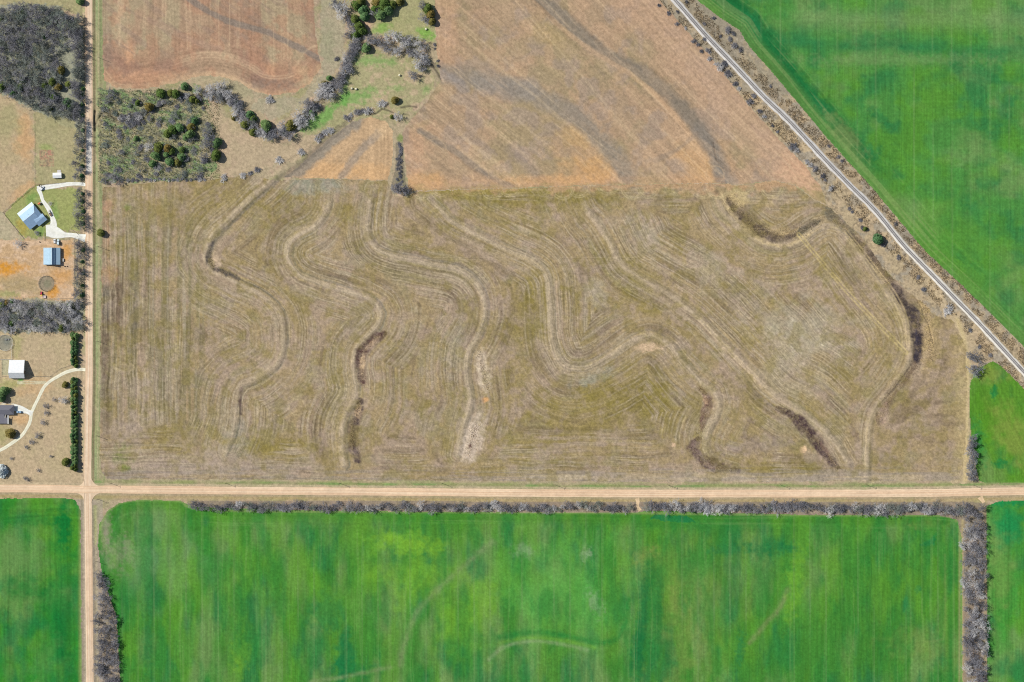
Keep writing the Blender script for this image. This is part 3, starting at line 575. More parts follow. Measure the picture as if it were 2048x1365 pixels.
def paint_g3(u, v):
    C = green_base(u, v, 250, (52, 132, 54))
    mix(C, lin(10, 118, 46), ell(u, v, 128, 1050, 12, 44, 0, .7, .5, 251) * .9 + ell(u, v, 120, 1230, 40, 130, 0, .8, .5, 252) * .75 + ell(u, v, 50, 1170, 34, 22, 0, .8, .6, 253) * .6 + ell(u, v, 60, 1040, 60, 10, 0, .8, .6, 253) * .5)
    mix(C, lin(100, 146, 76), ell(u, v, 45, 1110, 40, 34, 0, .8, .7, 254) * .6 + ell(u, v, 90, 1320, 30, 40, 0, .8, .7, 255) * .3)
    mix(C, lin(150, 160, 96), sst(154, 162, u) * .6)
    st, _, _ = rows(u, v, 90, 256); sh, _, _ = rows(u, v, 0, 259)
    k = sst(1060, 1030, v); st = st * (1 - k) + sh * k
    C *= (1 + .24 * st)[:, None]
    calm(C, 0.1); return grain(u, v, C, .1, 8)
def paint_g4(u, v):
    C = green_base(u, v, 270, (66, 134, 52), .8, 2.4)
    E = [(199, 1060), (215, 1022), (240, 1006), (280, 1000), (360, 1002), (430, 1020), (900, 1024), (1268, 1026), (1600, 1030), (1880, 1031), (1912, 1042), (1922, 1080), (1926, 1400)]
    e, _, es = linedist(u, v, E, 60, 16)
    hd = sst(40, 26, e)
    mix(C, lin(62, 134, 24), sst(30, 10, e) * .6 * (u < 1900))
    mix(C, lin(154, 146, 122), ell(u, v, 212, 1062, 9, 34, 4, .6, .5, 271) * .75 + ell(u, v, 258, 1100, 8, 26, -12, .7, .6, 272) * .6 + ell(u, v, 228, 1108, 16, 30, -30, .8, .7, 273) * .5)
    mix(C, lin(112, 150, 96), ell(u, v, 300, 1120, 70, 60, 0, .9, .8, 274) * .5)
    mix(C, lin(118, 178, 8), ell(u, v, 812, 1085, 48, 16, 6, .8, .7, 275) * .8 + ell(u, v, 810, 1150, 60, 40, 0, .8, .9, 276) * .5 + ell(u, v, 930, 1230, 50, 60, 0, .9, .9, 277) * .45 + ell(u, v, 480, 1310, 14, 30, 0, .8, .7, 278) * .5 + ell(u, v, 1590, 1170, 14, 60, 10, .8, .7, 279) * .5)
    mix(C, lin(84, 166, 56), ell(u, v, 1130, 1180, 90, 90, 0, .8, .7, 280) * .75)
    mix(C, lin(150, 170, 134), ell(u, v, 1172, 1108, 8, 10, 0, .8, .8, 281) * .6 + ell(u, v, 1050, 1100, 16, 14, 0, .9, .9, 282) * .4 + ell(u, v, 1190, 1205, 10, 22, -25, .9, .9, 283) * .4)
    mix(C, lin(10, 120, 58), ell(u, v, 650, 1230, 24, 34, 0, .8, .7, 284) * .85 + ell(u, v, 690, 1320, 14, 50, 0, .8, .7, 285) * .8 + ell(u, v, 295, 1280, 9, 60, 0, .8, .6, 286) * .6 + ell(u, v, 700, 1340, 40, 14, 0, .8, .7, 285) * .6 + ell(u, v, 1285, 1230, 9, 60, 6, .8, .5, 287) * .75 + ell(u, v, 1310, 1200, 7, 50, 0, .8, .5, 288) * .6 + ell(u, v, 1275, 1310, 14, 50, 6, .8, .6, 289) * .7)
    mix(C, lin(4, 122, 66), inpoly(u + (fbm(u / 6, v / 6, 290, 2) - .5) * 6, v + (fbm(u / 6, v / 6, 291, 2) - .5) * 6, [(1300, 1038), (1312, 1028), (1380, 1034), (1392, 1046), (1340, 1044)]) * .95)
    mix(C, lin(10, 124, 64), ell(u, v, 1858, 1086, 13, 6, -12, .6, .6, 292) * .9 + ell(u, v, 1868, 1076, 4, 9, 25, .6, .6, 293) * .8 + ell(u, v, 1540, 1095, 40, 12, 0, .8, .8, 294) * .7 + ell(u, v, 1450, 1100, 30, 8, 0, .8, .8, 295) * .6 + ell(u, v, 1480, 1300, 8, 30, 8, .8, .6, 295) * .6 + ell(u, v, 1812, 1208, 5, 12, 10, .7, .5, 296) * .7 + ell(u, v, 1836, 1180, 5, 9, 20, .7, .5, 297) * .7)
    mix(C, lin(134, 150, 66), ell(u, v, 1390, 1180, 80, 90, 0, .9, .8, 298) * .28 + ell(u, v, 1365, 1280, 30, 90, 0, .9, .8, 299) * .38 + ell(u, v, 1840, 1290, 60, 26, 10, .9, .8, 300) * .3 + ell(u, v, 1850, 1050, 30, 10, 0, .8, .6, 301) * .4 + ell(u, v, 1290, 1110, 26, 10, -30, .8, .7, 302) * .5)
    mix(C, lin(24, 126, 46), np.exp(-((u - 1901) / 6) ** 2) * sst(1050, 1090, v) * .75 + np.exp(-((v - 1050) / 10) ** 2) * sst(1270, 1300, u) * sst(1500, 1350, u) * .4)
    lm = fbm(u / 30, v / 80, 314, 4)
    mix(C, lin(96, 160, 24), sst(.5, .74, lm) * .4 * sst(1340, 1150, v)); mix(C, lin(30, 128, 46), sst(.52, .3, lm) * .5)
    mix(C, lin(120, 176, 12), (ell(u, v, 812, 1088, 50, 17, 6, .9, .8, 275) + ell(u, v, 800, 1150, 40, 26, 0, .9, .9, 276) * .5 + ell(u, v, 960, 1215, 30, 40, 0, .9, .9, 277) * .5) * .6)
    mix(C, lin(14, 112, 52), (ell(u, v, 1288, 1215, 8, 80, 5, .9, .6, 287) + ell(u, v, 1318, 1215, 6, 60, 3, .9, .6, 288) * .7 + ell(u, v, 1276, 1310, 12, 50, 6, .9, .6, 289) + ell(u, v, 1520, 1100, 60, 12, 0, .9, .8, 294) * .6) * .6)
    # old terrace lines showing in the crop
    for P, w, c, a in (([(985, 1085), (930, 1130), (870, 1185), (835, 1225), (815, 1270), (800, 1330)], 6.5, (136, 150, 100), .42), ([(978, 1320), (1005, 1296), (1040, 1285), (1085, 1283), (1130, 1290), (1175, 1300)], 4.0, (156, 172, 126), .4),
                       ([(1000, 1275), (1060, 1265), (1120, 1270), (1190, 1284), (1230, 1280), (1250, 1250), (1256, 1200)], 7, (20, 130, 46), .7), ([(1000, 1286), (1060, 1276), (1130, 1282), (1190, 1296)], 4, (110, 170, 40), .5),
                       ([(1500, 1285), (1530, 1250), (1560, 1215), (1575, 1180)], 5.0, (144, 142, 98), .45), ([(620, 1365), (700, 1352), (780, 1335)], 4, (140, 156, 104), .5), ([(1890, 1110), (1890, 1260), (1880, 1280), (1850, 1284)], 2.6, (140, 154, 84), .3)):
        d = dcut(u, v, P, 40) + (fbm(u / 8, v / 8, 303, 3) - .5) * w
        mix(C, lin(*c), np.exp(-(d / w) ** 2) * a * (.55 + .6 * vnoise(u / 5, v / 9, 304)))
    st, _, _ = rows(u, v, 90, 305)
    sl = 1.0 * (vnoise(e / 2.4, es / 120, 308) - .5) + .9 * (vnoise(e / 6, es / 200, 309) - .5)
    st = st * (1 - hd) + sl * hd
    C *= (1 + .13 * st)[:, None]
    mix(C, lin(132, 158, 92), sst(.34, .62, st) * .16)
    C *= (1 + (fbm(u / 9, v / 14, 312, 3) - .5) * .22)[:, None]
    mix(C, lin(172, 164, 112), np.exp(-((u - 1919) / 2.2) ** 2) * sst(1040, 1060, v) * .5)
    mix(C, lin(150, 168, 96), sst(5, 1, e) * .5)
    lines_v(u, v, C, 32.0, .2, 311, 500)
    calm(C, 0.2); return grain(u, v, C, .1, 9)
def paint_g5(u, v):
    C = green_base(u, v, 320, (70, 142, 66))
    mix(C, lin(6, 136, 68), ell(u, v, 2020, 1050, 26, 34, 0, .8, .6, 321) * .85 + ell(u, v, 2010, 1004, 40, 7, 0, .8, .5, 322) * .8)
    mix(C, lin(120, 152, 70), ell(u, v, 2000, 1150, 22, 60, 0, .9, .7, 323) * .5)
    st, _, _ = rows(u, v, 90, 324); C *= (1 + .22 * st)[:, None]
    calm(C, 0.14); return grain(u, v, C, .1, 10)
PAINT = [paint_ground, paint_mid, paint_n1, paint_n2, paint_nw, paint_g1, paint_g2, paint_g3, paint_g4, paint_g5]

# ------------------------------------------------------------------ materials
def newmat(name):
    m = bpy.data.materials.new(name); m.use_nodes = True
    nt = m.node_tree; b = nt.nodes['Principled BSDF']
    b.inputs['Roughness'].default_value = .9; b.inputs['Specular IOR Level'].default_value = .15
    return m, nt, b
def soil_mat(name, s1=1.3, s2=.35, amp=.28, bump=.25):
    m, nt, b = newmat(name); N = nt.nodes; K = nt.links
    at = N.new('ShaderNodeAttribute'); at.attribute_name = 'Col'
    tc = N.new('ShaderNodeTexCoord')
    n1 = N.new('ShaderNodeTexNoise'); n1.inputs['Scale'].default_value = s1; n1.inputs['Detail'].default_value = 4; n1.inputs['Roughness'].default_value = .7
    n2 = N.new('ShaderNodeTexNoise'); n2.inputs['Scale'].default_value = s2; n2.inputs['Detail'].default_value = 3
    for n in (n1, n2): K.new(tc.outputs['Object'], n.inputs['Vector'])
    ad = N.new('ShaderNodeMath'); ad.operation = 'ADD'; K.new(n1.outputs['Fac'], ad.inputs[0]); K.new(n2.outputs['Fac'], ad.inputs[1])
    mr = N.new('ShaderNodeMapRange'); mr.inputs['From Min'].default_value = .6; mr.inputs['From Max'].default_value = 1.4
    mr.inputs['To Min'].default_value = 1 - amp; mr.inputs['To Max'].default_value = 1 + amp
    K.new(ad.outputs[0], mr.inputs['Value'])
    vm = N.new('ShaderNodeVectorMath'); vm.operation = 'SCALE'; K.new(at.outputs['Color'], vm.inputs[0]); K.new(mr.outputs[0], vm.inputs['Scale'])
    K.new(vm.outputs[0], b.inputs['Base Color'])
    bp = N.new('ShaderNodeBump'); bp.inputs['Strength'].default_value = bump; bp.inputs['Distance'].default_value = .3
    K.new(n1.outputs['Fac'], bp.inputs['Height']); K.new(bp.outputs[0], b.inputs['Normal'])
    b.inputs['Specular IOR Level'].default_value = .05
    return m
def flat_mat(name, c, rough=.8, spec=.2, var=.12, scale=2.0, rndv=0.0, metallic=0.0, c2=None, bump=0.0):
    m, nt, b = newmat(name); N = nt.nodes; K = nt.links
    tc = N.new('ShaderNodeTexCoord'); n1 = N.new('ShaderNodeTexNoise'); n1.inputs['Scale'].default_value = scale; n1.inputs['Detail'].default_value = 4
    K.new(tc.outputs['Object'], n1.inputs['Vector'])
    mr = N.new('ShaderNodeMapRange'); mr.inputs['From Min'].default_value = .3; mr.inputs['From Max'].default_value = .7
    mr.inputs['To Min'].default_value = 1 - var; mr.inputs['To Max'].default_value = 1 + var; K.new(n1.outputs['Fac'], mr.inputs['Value'])
    src = None
    if c2 is not None:
        oi = N.new('ShaderNodeObjectInfo'); mx = N.new('ShaderNodeMix'); mx.data_type = 'RGBA'
        mx.inputs['A'].default_value = L4(*c); mx.inputs['B'].default_value = L4(*c2); K.new(oi.outputs['Random'], mx.inputs['Factor']); src = mx.outputs['Result']
    vm = N.new('ShaderNodeVectorMath'); vm.operation = 'SCALE'
    if src is not None: K.new(src, vm.inputs[0])
    else: vm.inputs[0].default_value = L4(*c)[:3]
    K.new(mr.outputs[0], vm.inputs['Scale']); K.new(vm.outputs[0], b.inputs['Base Color'])
    b.inputs['Roughness'].default_value = rough; b.inputs['Specular IOR Level'].default_value = spec; b.inputs['Metallic'].default_value = metallic
    if bump:
        bp = N.new('ShaderNodeBump'); bp.inputs['Strength'].default_value = bump; bp.inputs['Distance'].default_value = .05
        K.new(n1.outputs['Fac'], bp.inputs['Height']); K.new(bp.outputs[0], b.inputs['Normal'])
    return m
def ribbed_mat(name, c, axis='X', pitch=.45, rough=.45, metallic=.2, var=.1):
    m, nt, b = newmat(name); N = nt.nodes; K = nt.links
    tc = N.new('ShaderNodeTexCoord'); w = N.new('ShaderNodeTexWave'); w.wave_type = 'BANDS'; w.bands_direction = axis
    w.inputs['Scale'].default_value = 1.0 / pitch / 3.18 * 1.0; w.inputs['Distortion'].default_value = 0
    K.new(tc.outputs['Object'], w.inputs['Vector'])
    n1 = N.new('ShaderNodeTexNoise'); n1.inputs['Scale'].default_value = .6; n1.inputs['Detail'].default_value = 5; K.new(tc.outputs['Object'], n1.inputs['Vector'])
    mr = N.new('ShaderNodeMapRange'); mr.inputs['To Min'].default_value = 1 - var * 2; mr.inputs['To Max'].default_value = 1 + var * 2; K.new(n1.outputs['Fac'], mr.inputs['Value'])
    vm = N.new('ShaderNodeVectorMath'); vm.operation = 'SCALE'; vm.inputs[0].default_value = L4(*c)[:3]; K.new(mr.outputs[0], vm.inputs['Scale']); K.new(vm.outputs[0], b.inputs['Base Color'])
    bp = N.new('ShaderNodeBump'); bp.inputs['Strength'].default_value = .4; bp.inputs['Distance'].default_value = .04; K.new(w.outputs['Fac'], bp.inputs['Height']); K.new(bp.outputs[0], b.inputs['Normal'])
    b.inputs['Roughness'].default_value = rough; b.inputs['Metallic'].default_value = metallic; b.inputs['Specular IOR Level'].default_value = .3
    return m
M_soil = soil_mat('soil_and_stubble'); M_crop = soil_mat('young_wheat', 1.8, .4, .2, .3); M_gravel = soil_mat('gravel', 2.5, .5, .14, .2)
M_bark = flat_mat('grey_bark', (142, 138, 134), .9, .1, .2, 3, 0, 0, (166, 162, 156))
M_twig = flat_mat('grey_twigs', (146, 148, 156), .9, .1, .25, .5, 0, 0, (172, 170, 174))
M_twigp = flat_mat('pale_twigs', (204, 204, 206), .9, .1, .2, .5, 0, 0, (222, 220, 218))
M_twigd = flat_mat('dark_twigs', (128, 130, 138), .9, .1, .25, .5, 0, 0, (152, 150, 156))
M_twigg = flat_mat('greenish_twigs', (136, 148, 138), .9, .1, .25, .5, 0, 0, (152, 154, 150))
M_ced = flat_mat('cedar_leaves', (82, 108, 50), .8, .2, .4, .8, 0, 0, (110, 116, 58))
M_cedb = flat_mat('bronzed_cedar_leaves', (108, 108, 54), .8, .2, .4, .8, 0, 0, (134, 114, 62))
M_cedg = flat_mat('spruce_leaves', (82, 118, 76), .8, .2, .4, .8, 0, 0, (112, 136, 82))

# ------------------------------------------------------------------ object helpers
def tag(o, label=None, cat=None, group=None, kind=None):
    if label: o['label'] = label
    if cat: o['category'] = cat
    if group: o['group'] = group
    if kind: o['kind'] = kind
    return o
def raw_mesh(name, verts, quads, tris=None, colr=None, smooth=False):
    me = bpy.data.meshes.new(name)
    verts = np.asarray(verts, np.float32); nv = len(verts)
    quads = np.zeros((0, 4), np.int32) if quads is None else np.asarray(quads, np.int32).reshape(-1, 4)
    tris = np.zeros((0, 3), np.int32) if tris is None else np.asarray(tris, np.int32).reshape(-1, 3)
    me.vertices.add(nv); me.vertices.foreach_set('co', verts.ravel())
    lv = np.concatenate([quads.ravel(), tris.ravel()]); me.loops.add(len(lv)); me.loops.foreach_set('vertex_index', lv)
    ls = np.concatenate([np.arange(len(quads)) * 4, len(quads) * 4 + np.arange(len(tris)) * 3]).astype(np.int32)
    me.polygons.add(len(ls)); me.polygons.foreach_set('loop_start', ls)
    if smooth: me.polygons.foreach_set('use_smooth', np.ones(len(ls), bool))
    if colr is not None:
        a = me.color_attributes.new('Col', 'FLOAT_COLOR', 'POINT')
        rgba = np.ones((nv, 4), np.float32); rgba[:, :3] = np.clip(colr, 0.003, .95); a.data.foreach_set('color', rgba.ravel())
    me.update(calc_edges=True); me.validate()
    return me
def link(name, me, mat=None, parent=None, loc=None):
    o = bpy.data.objects.new(name, me); col.objects.link(o)
    if mat is not None and me is not None and len(me.materials) == 0: me.materials.append(mat)
    if parent is not None: o.parent = parent
    if loc is not None: o.location = loc
    return o
def empty(name, loc=(0, 0, 0), rz=0.0):
    o = bpy.data.objects.new(name, None); col.objects.link(o); o.location = loc; o.rotation_euler = (0, 0, rz); o.empty_display_size = .5
    return o
class MB:
    def __init__(s): s.v = []; s.f = []
    def poly(s, pts, faces):
        k = len(s.v); s.v += [tuple(p) for p in pts]; s.f += [tuple(i + k for i in f) for f in faces]
    def box(s, x0, x1, y0, y1, z0, z1):
        s.poly([(x0, y0, z0), (x1, y0, z0), (x1, y1, z0), (x0, y1, z0), (x0, y0, z1), (x1, y0, z1), (x1, y1, z1), (x0, y1, z1)],
               [(0, 3, 2, 1), (4, 5, 6, 7), (0, 1, 5, 4), (1, 2, 6, 5), (2, 3, 7, 6), (3, 0, 4, 7)])
    def slab(s, pts, th):
        n = len(pts); lo = [(p[0], p[1], p[2] - th) for p in pts]
        s.poly(list(pts) + lo, [tuple(range(n)), tuple(range(2 * n - 1, n - 1, -1))] + [(i, i + n, (i + 1) % n + n, (i + 1) % n) for i in range(n)])
    def prism(s, pts, z0, z1):
        n = len(pts); s.poly([(p[0], p[1], z0) for p in pts] + [(p[0], p[1], z1) for p in pts], [tuple(range(n - 1, -1, -1)), tuple(range(n, 2 * n))] + [(i, (i + 1) % n, (i + 1) % n + n, i + n) for i in range(n)])
    def profile(s, prof, y0, y1):      # (x,z) outline extruded along y
        n = len(prof); s.poly([(p[0], y0, p[1]) for p in prof] + [(p[0], y1, p[1]) for p in prof], [tuple(range(n)), tuple(range(2 * n - 1, n - 1, -1))] + [(i, i + n, (i + 1) % n + n, (i + 1) % n) for i in range(n)])
    def tube(s, p0, p1, r0, r1, n=6, cap=True):
        p0 = np.array(p0, float); p1 = np.array(p1, float); d = p1 - p0; d /= max(1e-9, np.linalg.norm(d))
        a = np.cross(d, (0, 0, 1) if abs(d[2]) < .9 else (1, 0, 0)); a /= np.linalg.norm(a); b = np.cross(d, a)
        ring = [(math.cos(2 * PI * k / n), math.sin(2 * PI * k / n)) for k in range(n)]
        pts = [p0 + (a * c + b * q) * r0 for c, q in ring] + [p1 + (a * c + b * q) * r1 for c, q in ring]
        f = [(k, (k + 1) % n, (k + 1) % n + n, k + n) for k in range(n)]
        if cap: f += [tuple(range(n - 1, -1, -1)), tuple(range(n, 2 * n))]
        s.poly(pts, f)
    def mesh(s, name, smooth=False):
        me = bpy.data.meshes.new(name); me.from_pydata(s.v, [], s.f)
        if smooth: me.polygons.foreach_set('use_smooth', [True] * len(me.polygons))
        me.update()
        import bmesh as _b
        bm = _b.new(); bm.from_mesh(me); _b.ops.recalc_face_normals(bm, faces=bm.faces); bm.to_mesh(me); bm.free()
        return me
    def build(s, name, mat, parent=None, smooth=False): return link(name, s.mesh(name, smooth), mat, parent)

# ------------------------------------------------------------------ the ground and the fields
idx = np.arange(NV * NU).reshape(NV, NU)
Q = np.stack([idx[:-1, :-1].ravel(), idx[1:, :-1].ravel(), idx[1:, 1:].ravel(), idx[:-1, 1:].ravel()], 1)
LAB = [('ground', 'tan pasture, verges, yards and dirt lots of the farmland', 'ground'),
       ('terraced_field', 'large olive tan stubble field crossed by winding terraces north of the long road', 'field'),
       ('ploughed_field', 'large brown ploughed field with dark drainage bands beside the railway', 'field'),
       ('ploughed_field', 'small brown ploughed wedge between the shrub line and the thicket column', 'field'),
       ('ploughed_field', 'reddish brown ploughed field with wavy lower edge beside the farm road', 'field'),
       ('wheat_field', 'green wheat field on the far side of the railway', 'field'),
       ('wheat_field', 'rounded yellowish green wheat corner between railway and farm road', 'field'),
       ('wheat_field', 'deep green wheat field west of the farm road crossing', 'field'),
       ('wheat_field', 'large bright green wheat field framed by bare shelterbelts', 'field'),
       ('wheat_field', 'narrow green wheat field east of the broad bare shelterbelt', 'field')]
for k in range(len(PAINT)):
    fq = Q[sheet == k]
    used, inv = np.unique(fq, return_inverse=True)
    u_ = Uf[used]; v_ = Vf[used]
    C = PAINT[k](u_, v_)
    co = np.stack([X(u_), Y(v_), H[used]], 1)
    me = raw_mesh(LAB[k][0], co, inv.reshape(-1, 4), None, C, True)
    tag(link(LAB[k][0], me, M_soil if k < 5 else M_crop), LAB[k][1], LAB[k][2], None, 'structure')

# ------------------------------------------------------------------ roads, drives and the railway bed
def ribbon(P, halfw, lift, crown, nx, paint, step=5.0, wob=.4, seed=0, straight=False, endtaper=False):
    Pn = spline(P, step); T = np.gradient(Pn, axis=0); T /= np.linalg.norm(T, axis=1)[:, None]
    Nn = np.stack([-T[:, 1], T[:, 0]], 1)
    s = np.concatenate([[0], np.cumsum(np.linalg.norm(np.diff(Pn, axis=0), axis=1))])
    ts = np.linspace(-1, 1, nx); vv = []; cc = []
    hw = halfw if np.isscalar(halfw) else np.interp(s / s[-1], np.linspace(0, 1, len(halfw)), halfw)
    hw = hw * np.ones(len(s))
    wl = hw + wob * (fbm(s / 14, s * 0 + 3, 400 + seed, 3) - .5) * 4; wr = hw + wob * (fbm(s / 14, s * 0 + 9, 420 + seed, 3) - .5) * 4
    uu = np.zeros((len(s), nx)); ww = np.zeros_like(uu)
    for j, t in enumerate(ts):
        w = wl if t < 0 else wr
        q = Pn + Nn * (t * w)[:, None]; uu[:, j] = q[:, 0]; ww[:, j] = q[:, 1]
    z = hzv(uu.ravel(), ww.ravel()) + lift + np.tile(crown * (1 - ts ** 2), len(s))
    C = paint(uu.ravel(), ww.ravel(), np.tile(ts, len(s)), np.repeat(s, nx))
    co = np.stack([X(uu.ravel()), Y(ww.ravel()), z], 1)
    ii = np.arange(len(s) * nx).reshape(len(s), nx)
    q = np.stack([ii[:-1, :-1].ravel(), ii[1:, :-1].ravel(), ii[1:, 1:].ravel(), ii[:-1, 1:].ravel()], 1)
    # upward faces
    a, b, c = co[q[0, 0]], co[q[0, 1]], co[q[0, 2]]
    if np.cross(b - a, c - a)[2] < 0: q = q[:, ::-1]
    return co, q, C
def p_road(base, pale, dark, whit=None):
    def f(u, v, t, s):
        C = np.tile(lin(*base), (len(u), 1))
        mix(C, lin(*pale), sst(.4, .7, vnoise(t * 4.5, s / 160, 430)) * .7)
        mix(C, lin(*dark), (np.exp(-((t + .12) / .12) ** 2) + .8 * np.exp(-((t - .5) / .1) ** 2) + .8 * np.exp(-((t + .62) / .1) ** 2)) * .45 * (.5 + .6 * vnoise(s / 60, t * 3, 431)))
        mix(C, lin(*pale), (np.exp(-((t - .22) / .13) ** 2) + .7 * np.exp(-((t + .4) / .1) ** 2)) * .55)
        if whit is not None:
            m = sst(235, 262, v) * sst(352, 340, v) + .25 * sst(100, 160, v) * sst(235, 200, v)
            mix(C, lin(216, 216, 210), m * .85 * (.6 + .5 * fbm(u / 6, v / 12, 432, 3)) * sst(.95, .5, np.abs(t)))
        mix(C, lin(190, 170, 134), sst(.86, 1.0, np.abs(t)) * .5)
        C *= (1 + (fbm(u / 14, v / 14, 433, 3) - .5) * .22)[:, None]
        return grain(u, v, C, .05, 11)
    return f
pr = p_road((222, 190, 156), (236, 212, 180), (200, 164, 132))
co, q, C = ribbon(ROAD_EW, 8.0, .12, .10, 15, pr, 6, .35, 1)
# rounded corners where the two roads meet
vx = [co]; qx = [q]; cx = [C]; tr = []
n0 = len(co)
for sx, sy in ((-1, -1), (1, -1), (1, 1), (-1, 1)):
    ex = 175.8 + sx * 7.2; ey = 979.3 + sy * 7.0; R = [15.0, 19.0, 22.0, 18.0][[(-1, -1), (1, -1), (1, 1), (-1, 1)].index((sx, sy))]
    oc = (ex + sx * R, ey + sy * R)
    pts = [(ex, ey)]
    for k in range(9):
        a = (k / 8) * PI / 2
        pts.append((oc[0] - sx * R * math.cos(a) , oc[1] - sy * R * math.sin(a)))
    pts = [(ex - sx * 1.0, ey - sy * 1.0)] + pts[1:]
    pu = np.array([p[0] for p in pts]); pv = np.array([p[1] for p in pts])
    cc = np.stack([X(pu), Y(pv), hzv(pu, pv) + .2], 1)
    base = n0; n0 += len(pts)
    vx.append(cc); cx.append(np.tile(lin(222, 196, 164), (len(pts), 1)))
    for k in range(1, len(pts) - 1):
        t_ = (base, base + k, base + k + 1)
        A = cc[0]; B = cc[k]; D = cc[k + 1]
        if np.cross(B - A, D - A)[2] < 0: t_ = (base, base + k + 1, base + k)
        tr.append(t_)
me = raw_mesh('road', np.concatenate(vx), q, tr, np.concatenate(cx), True)
tag(link('road', me, M_gravel), 'straight pale sandy gravel road running east to west', 'road', None, 'structure')
co, q, C = ribbon(ROAD_NS, 7.6, .07, .09, 15, p_road((218, 188, 156), (234, 214, 186), (204, 172, 142), True), 6, .35, 2)
tag(link('road', raw_mesh('road', co, q, None, C, True), M_gravel), 'sandy gravel road running north to south past the farmyards', 'road', None, 'structure')
def p_drive(c, c2):
    def f(u, v, t, s):
        C = np.tile(lin(*c), (len(u), 1))
        mix(C, lin(*c2), (np.exp(-(t / .3) ** 2) * .5 + sst(.75, 1, np.abs(t)) * .5) * (.5 + .6 * vnoise(s / 9, t * 2, 440)))
        C *= (1 + (fbm(u / 5, v / 5, 441, 3) - .5) * .25)[:, None]
        return grain(u, v, C, .05, 12)
    return f
DRV = [([(74, 377), (90, 375), (115, 371.5), (140, 368.5), (160, 368), (171, 370)], [4.5, 5.0, 4.5, 3.8, 3.4, 3.4], 'pale gravel entrance drive running from the farm road past the white shed', .05),
       ([(77, 378), (82, 390), (86, 402), (93, 412), (99, 422), (104, 434), (107, 446), (106, 458)], [4.5, 3.4, 3.2, 4.0, 4.5, 4.0, 6.0, 9.0], 'pale gravel drive curving past the blue roofed house', .09),
       ([(92, 462), (102, 462), (112, 466), (128, 470), (145, 471), (158, 474), (171, 477)], [11, 13, 10, 5.0, 4.2, 5.5, 8.0], 'wide pale gravel yard and entrance by the two white cars', .13),
       ([(171, 740), (158, 739), (145, 741), (130, 746), (115, 754), (100, 763), (90, 772), (83, 784), (76, 798), (69, 812), (63, 826), (61, 840), (56, 853), (48, 866), (38, 877), (22, 888), (4, 899), (-20, 910), (-80, 930)], 3.1, 'long cream coloured drive curving past the dark roofed house', .05),
       ([(27, 815), (38, 817), (48, 821), (58, 825), (64, 828)], [7, 6.5, 6, 4.5, 5.5], 'pale concrete apron with a parked car beside the dark roofed house', .09),
       ([(1274, 997), (1276, 1004), (1275, 1012), (1280, 1022)], [5, 3, 2.4, 4], 'sandy field entrance through the gap in the hedgerow', .05),
       ([(1960, 994), (1964, 1000), (1968, 1006)], [6, 4, 3], 'short sandy field entrance at the shelterbelt corner', .05)]
for P, w, lab, lift in DRV:
    cc = ((236, 236, 226), (212, 210, 194)) if 'cream' not in lab else ((232, 228, 204), (206, 200, 168))
    if 'sandy' in lab: cc = ((222, 194, 156), (190, 168, 130))
    co, q, C = ribbon(P, w, lift, .05, 9, p_drive(*cc), 2.5, .3, len(lab))
    tag(link('driveway', raw_mesh('driveway', co, q, None, C, True), M_gravel), lab, 'driveway', None, 'structure')
def p_ballast(u, v, t, s):
    C = np.tile(lin(208, 204, 198), (len(u), 1))
    mix(C, lin(184, 182, 180), sst(.55, .2, np.abs(t)) * .6)
    mix(C, lin(132, 128, 126), np.exp(-((np.abs(t) - .26) / .08) ** 2) * .6)
    w = sst(380, 520, v)
    mix(C, lin(226, 220, 206), w * .8 * sst(.3, .6, np.abs(t)))
    mix(C, lin(182, 170, 148), sst(.85, 1, np.abs(t)) * .6)
    C *= (1 + (fbm(u / 8, v / 8, 450, 3) - .5) * .25)[:, None]
    return grain(u, v, C, .07, 13)
co, q, C = ribbon(RAIL, 6.6, .05, .45, 15, p_ballast, 4, .9, 5)
tag(link('railway_bed', raw_mesh('railway_bed', co, q, None, C, True), M_gravel), 'pale stone ballast bed of the single railway line', 'railway bed', None, 'structure')
# track: two rails on sleepers
M_rail = flat_mat('rusty_steel', (126, 122, 122), .5, .4, .15, 1.0, 0, .4); M_slp = flat_mat('weathered_sleeper', (158, 154, 150), .9, .1, .25, .8)
Pn = spline(RAIL, 6.0); Tn = np.gradient(Pn, axis=0); Tn /= np.linalg.norm(Tn, axis=1)[:, None]; Nn = np.stack([-Tn[:, 1], Tn[:, 0]], 1)
zc = hzv(Pn[:, 0], Pn[:, 1]) + .5
trk = tag(empty('railway_track', (X(1580), Y(245), hz(1580, 245))), 'single railway track of two dark rails on sleepers running diagonally across the farmland', 'railway track')
org = np.array(trk.location)
for sd in (-1, 1):
    off = .75 / S * sd; w = .09 / S
    a = Pn + Nn * (off - w); b = Pn + Nn * (off + w); n = len(Pn)
    co = np.zeros((n, 4, 3))
    co[:, 0] = np.stack([X(a[:, 0]), Y(a[:, 1]), zc + .12], 1); co[:, 1] = np.stack([X(a[:, 0]), Y(a[:, 1]), zc + .30], 1)
    co[:, 2] = np.stack([X(b[:, 0]), Y(b[:, 1]), zc + .30], 1); co[:, 3] = np.stack([X(b[:, 0]), Y(b[:, 1]), zc + .12], 1)
    ii = np.arange(n * 4).reshape(n, 4); qs = []
    for k in range(3): qs.append(np.stack([ii[:-1, k], ii[1:, k], ii[1:, k + 1], ii[:-1, k + 1]], 1))
    link('rail', raw_mesh('rail', (co - org).reshape(-1, 3), np.concatenate(qs)), M_rail, trk)
sl = MB(); Pd = spline(RAIL, 1.45); Td = np.gradient(Pd, axis=0); Td /= np.linalg.norm(Td, axis=1)[:, None]; zd = hzv(Pd[:, 0], Pd[:, 1]) + .5
sv_, sq_ = [], []
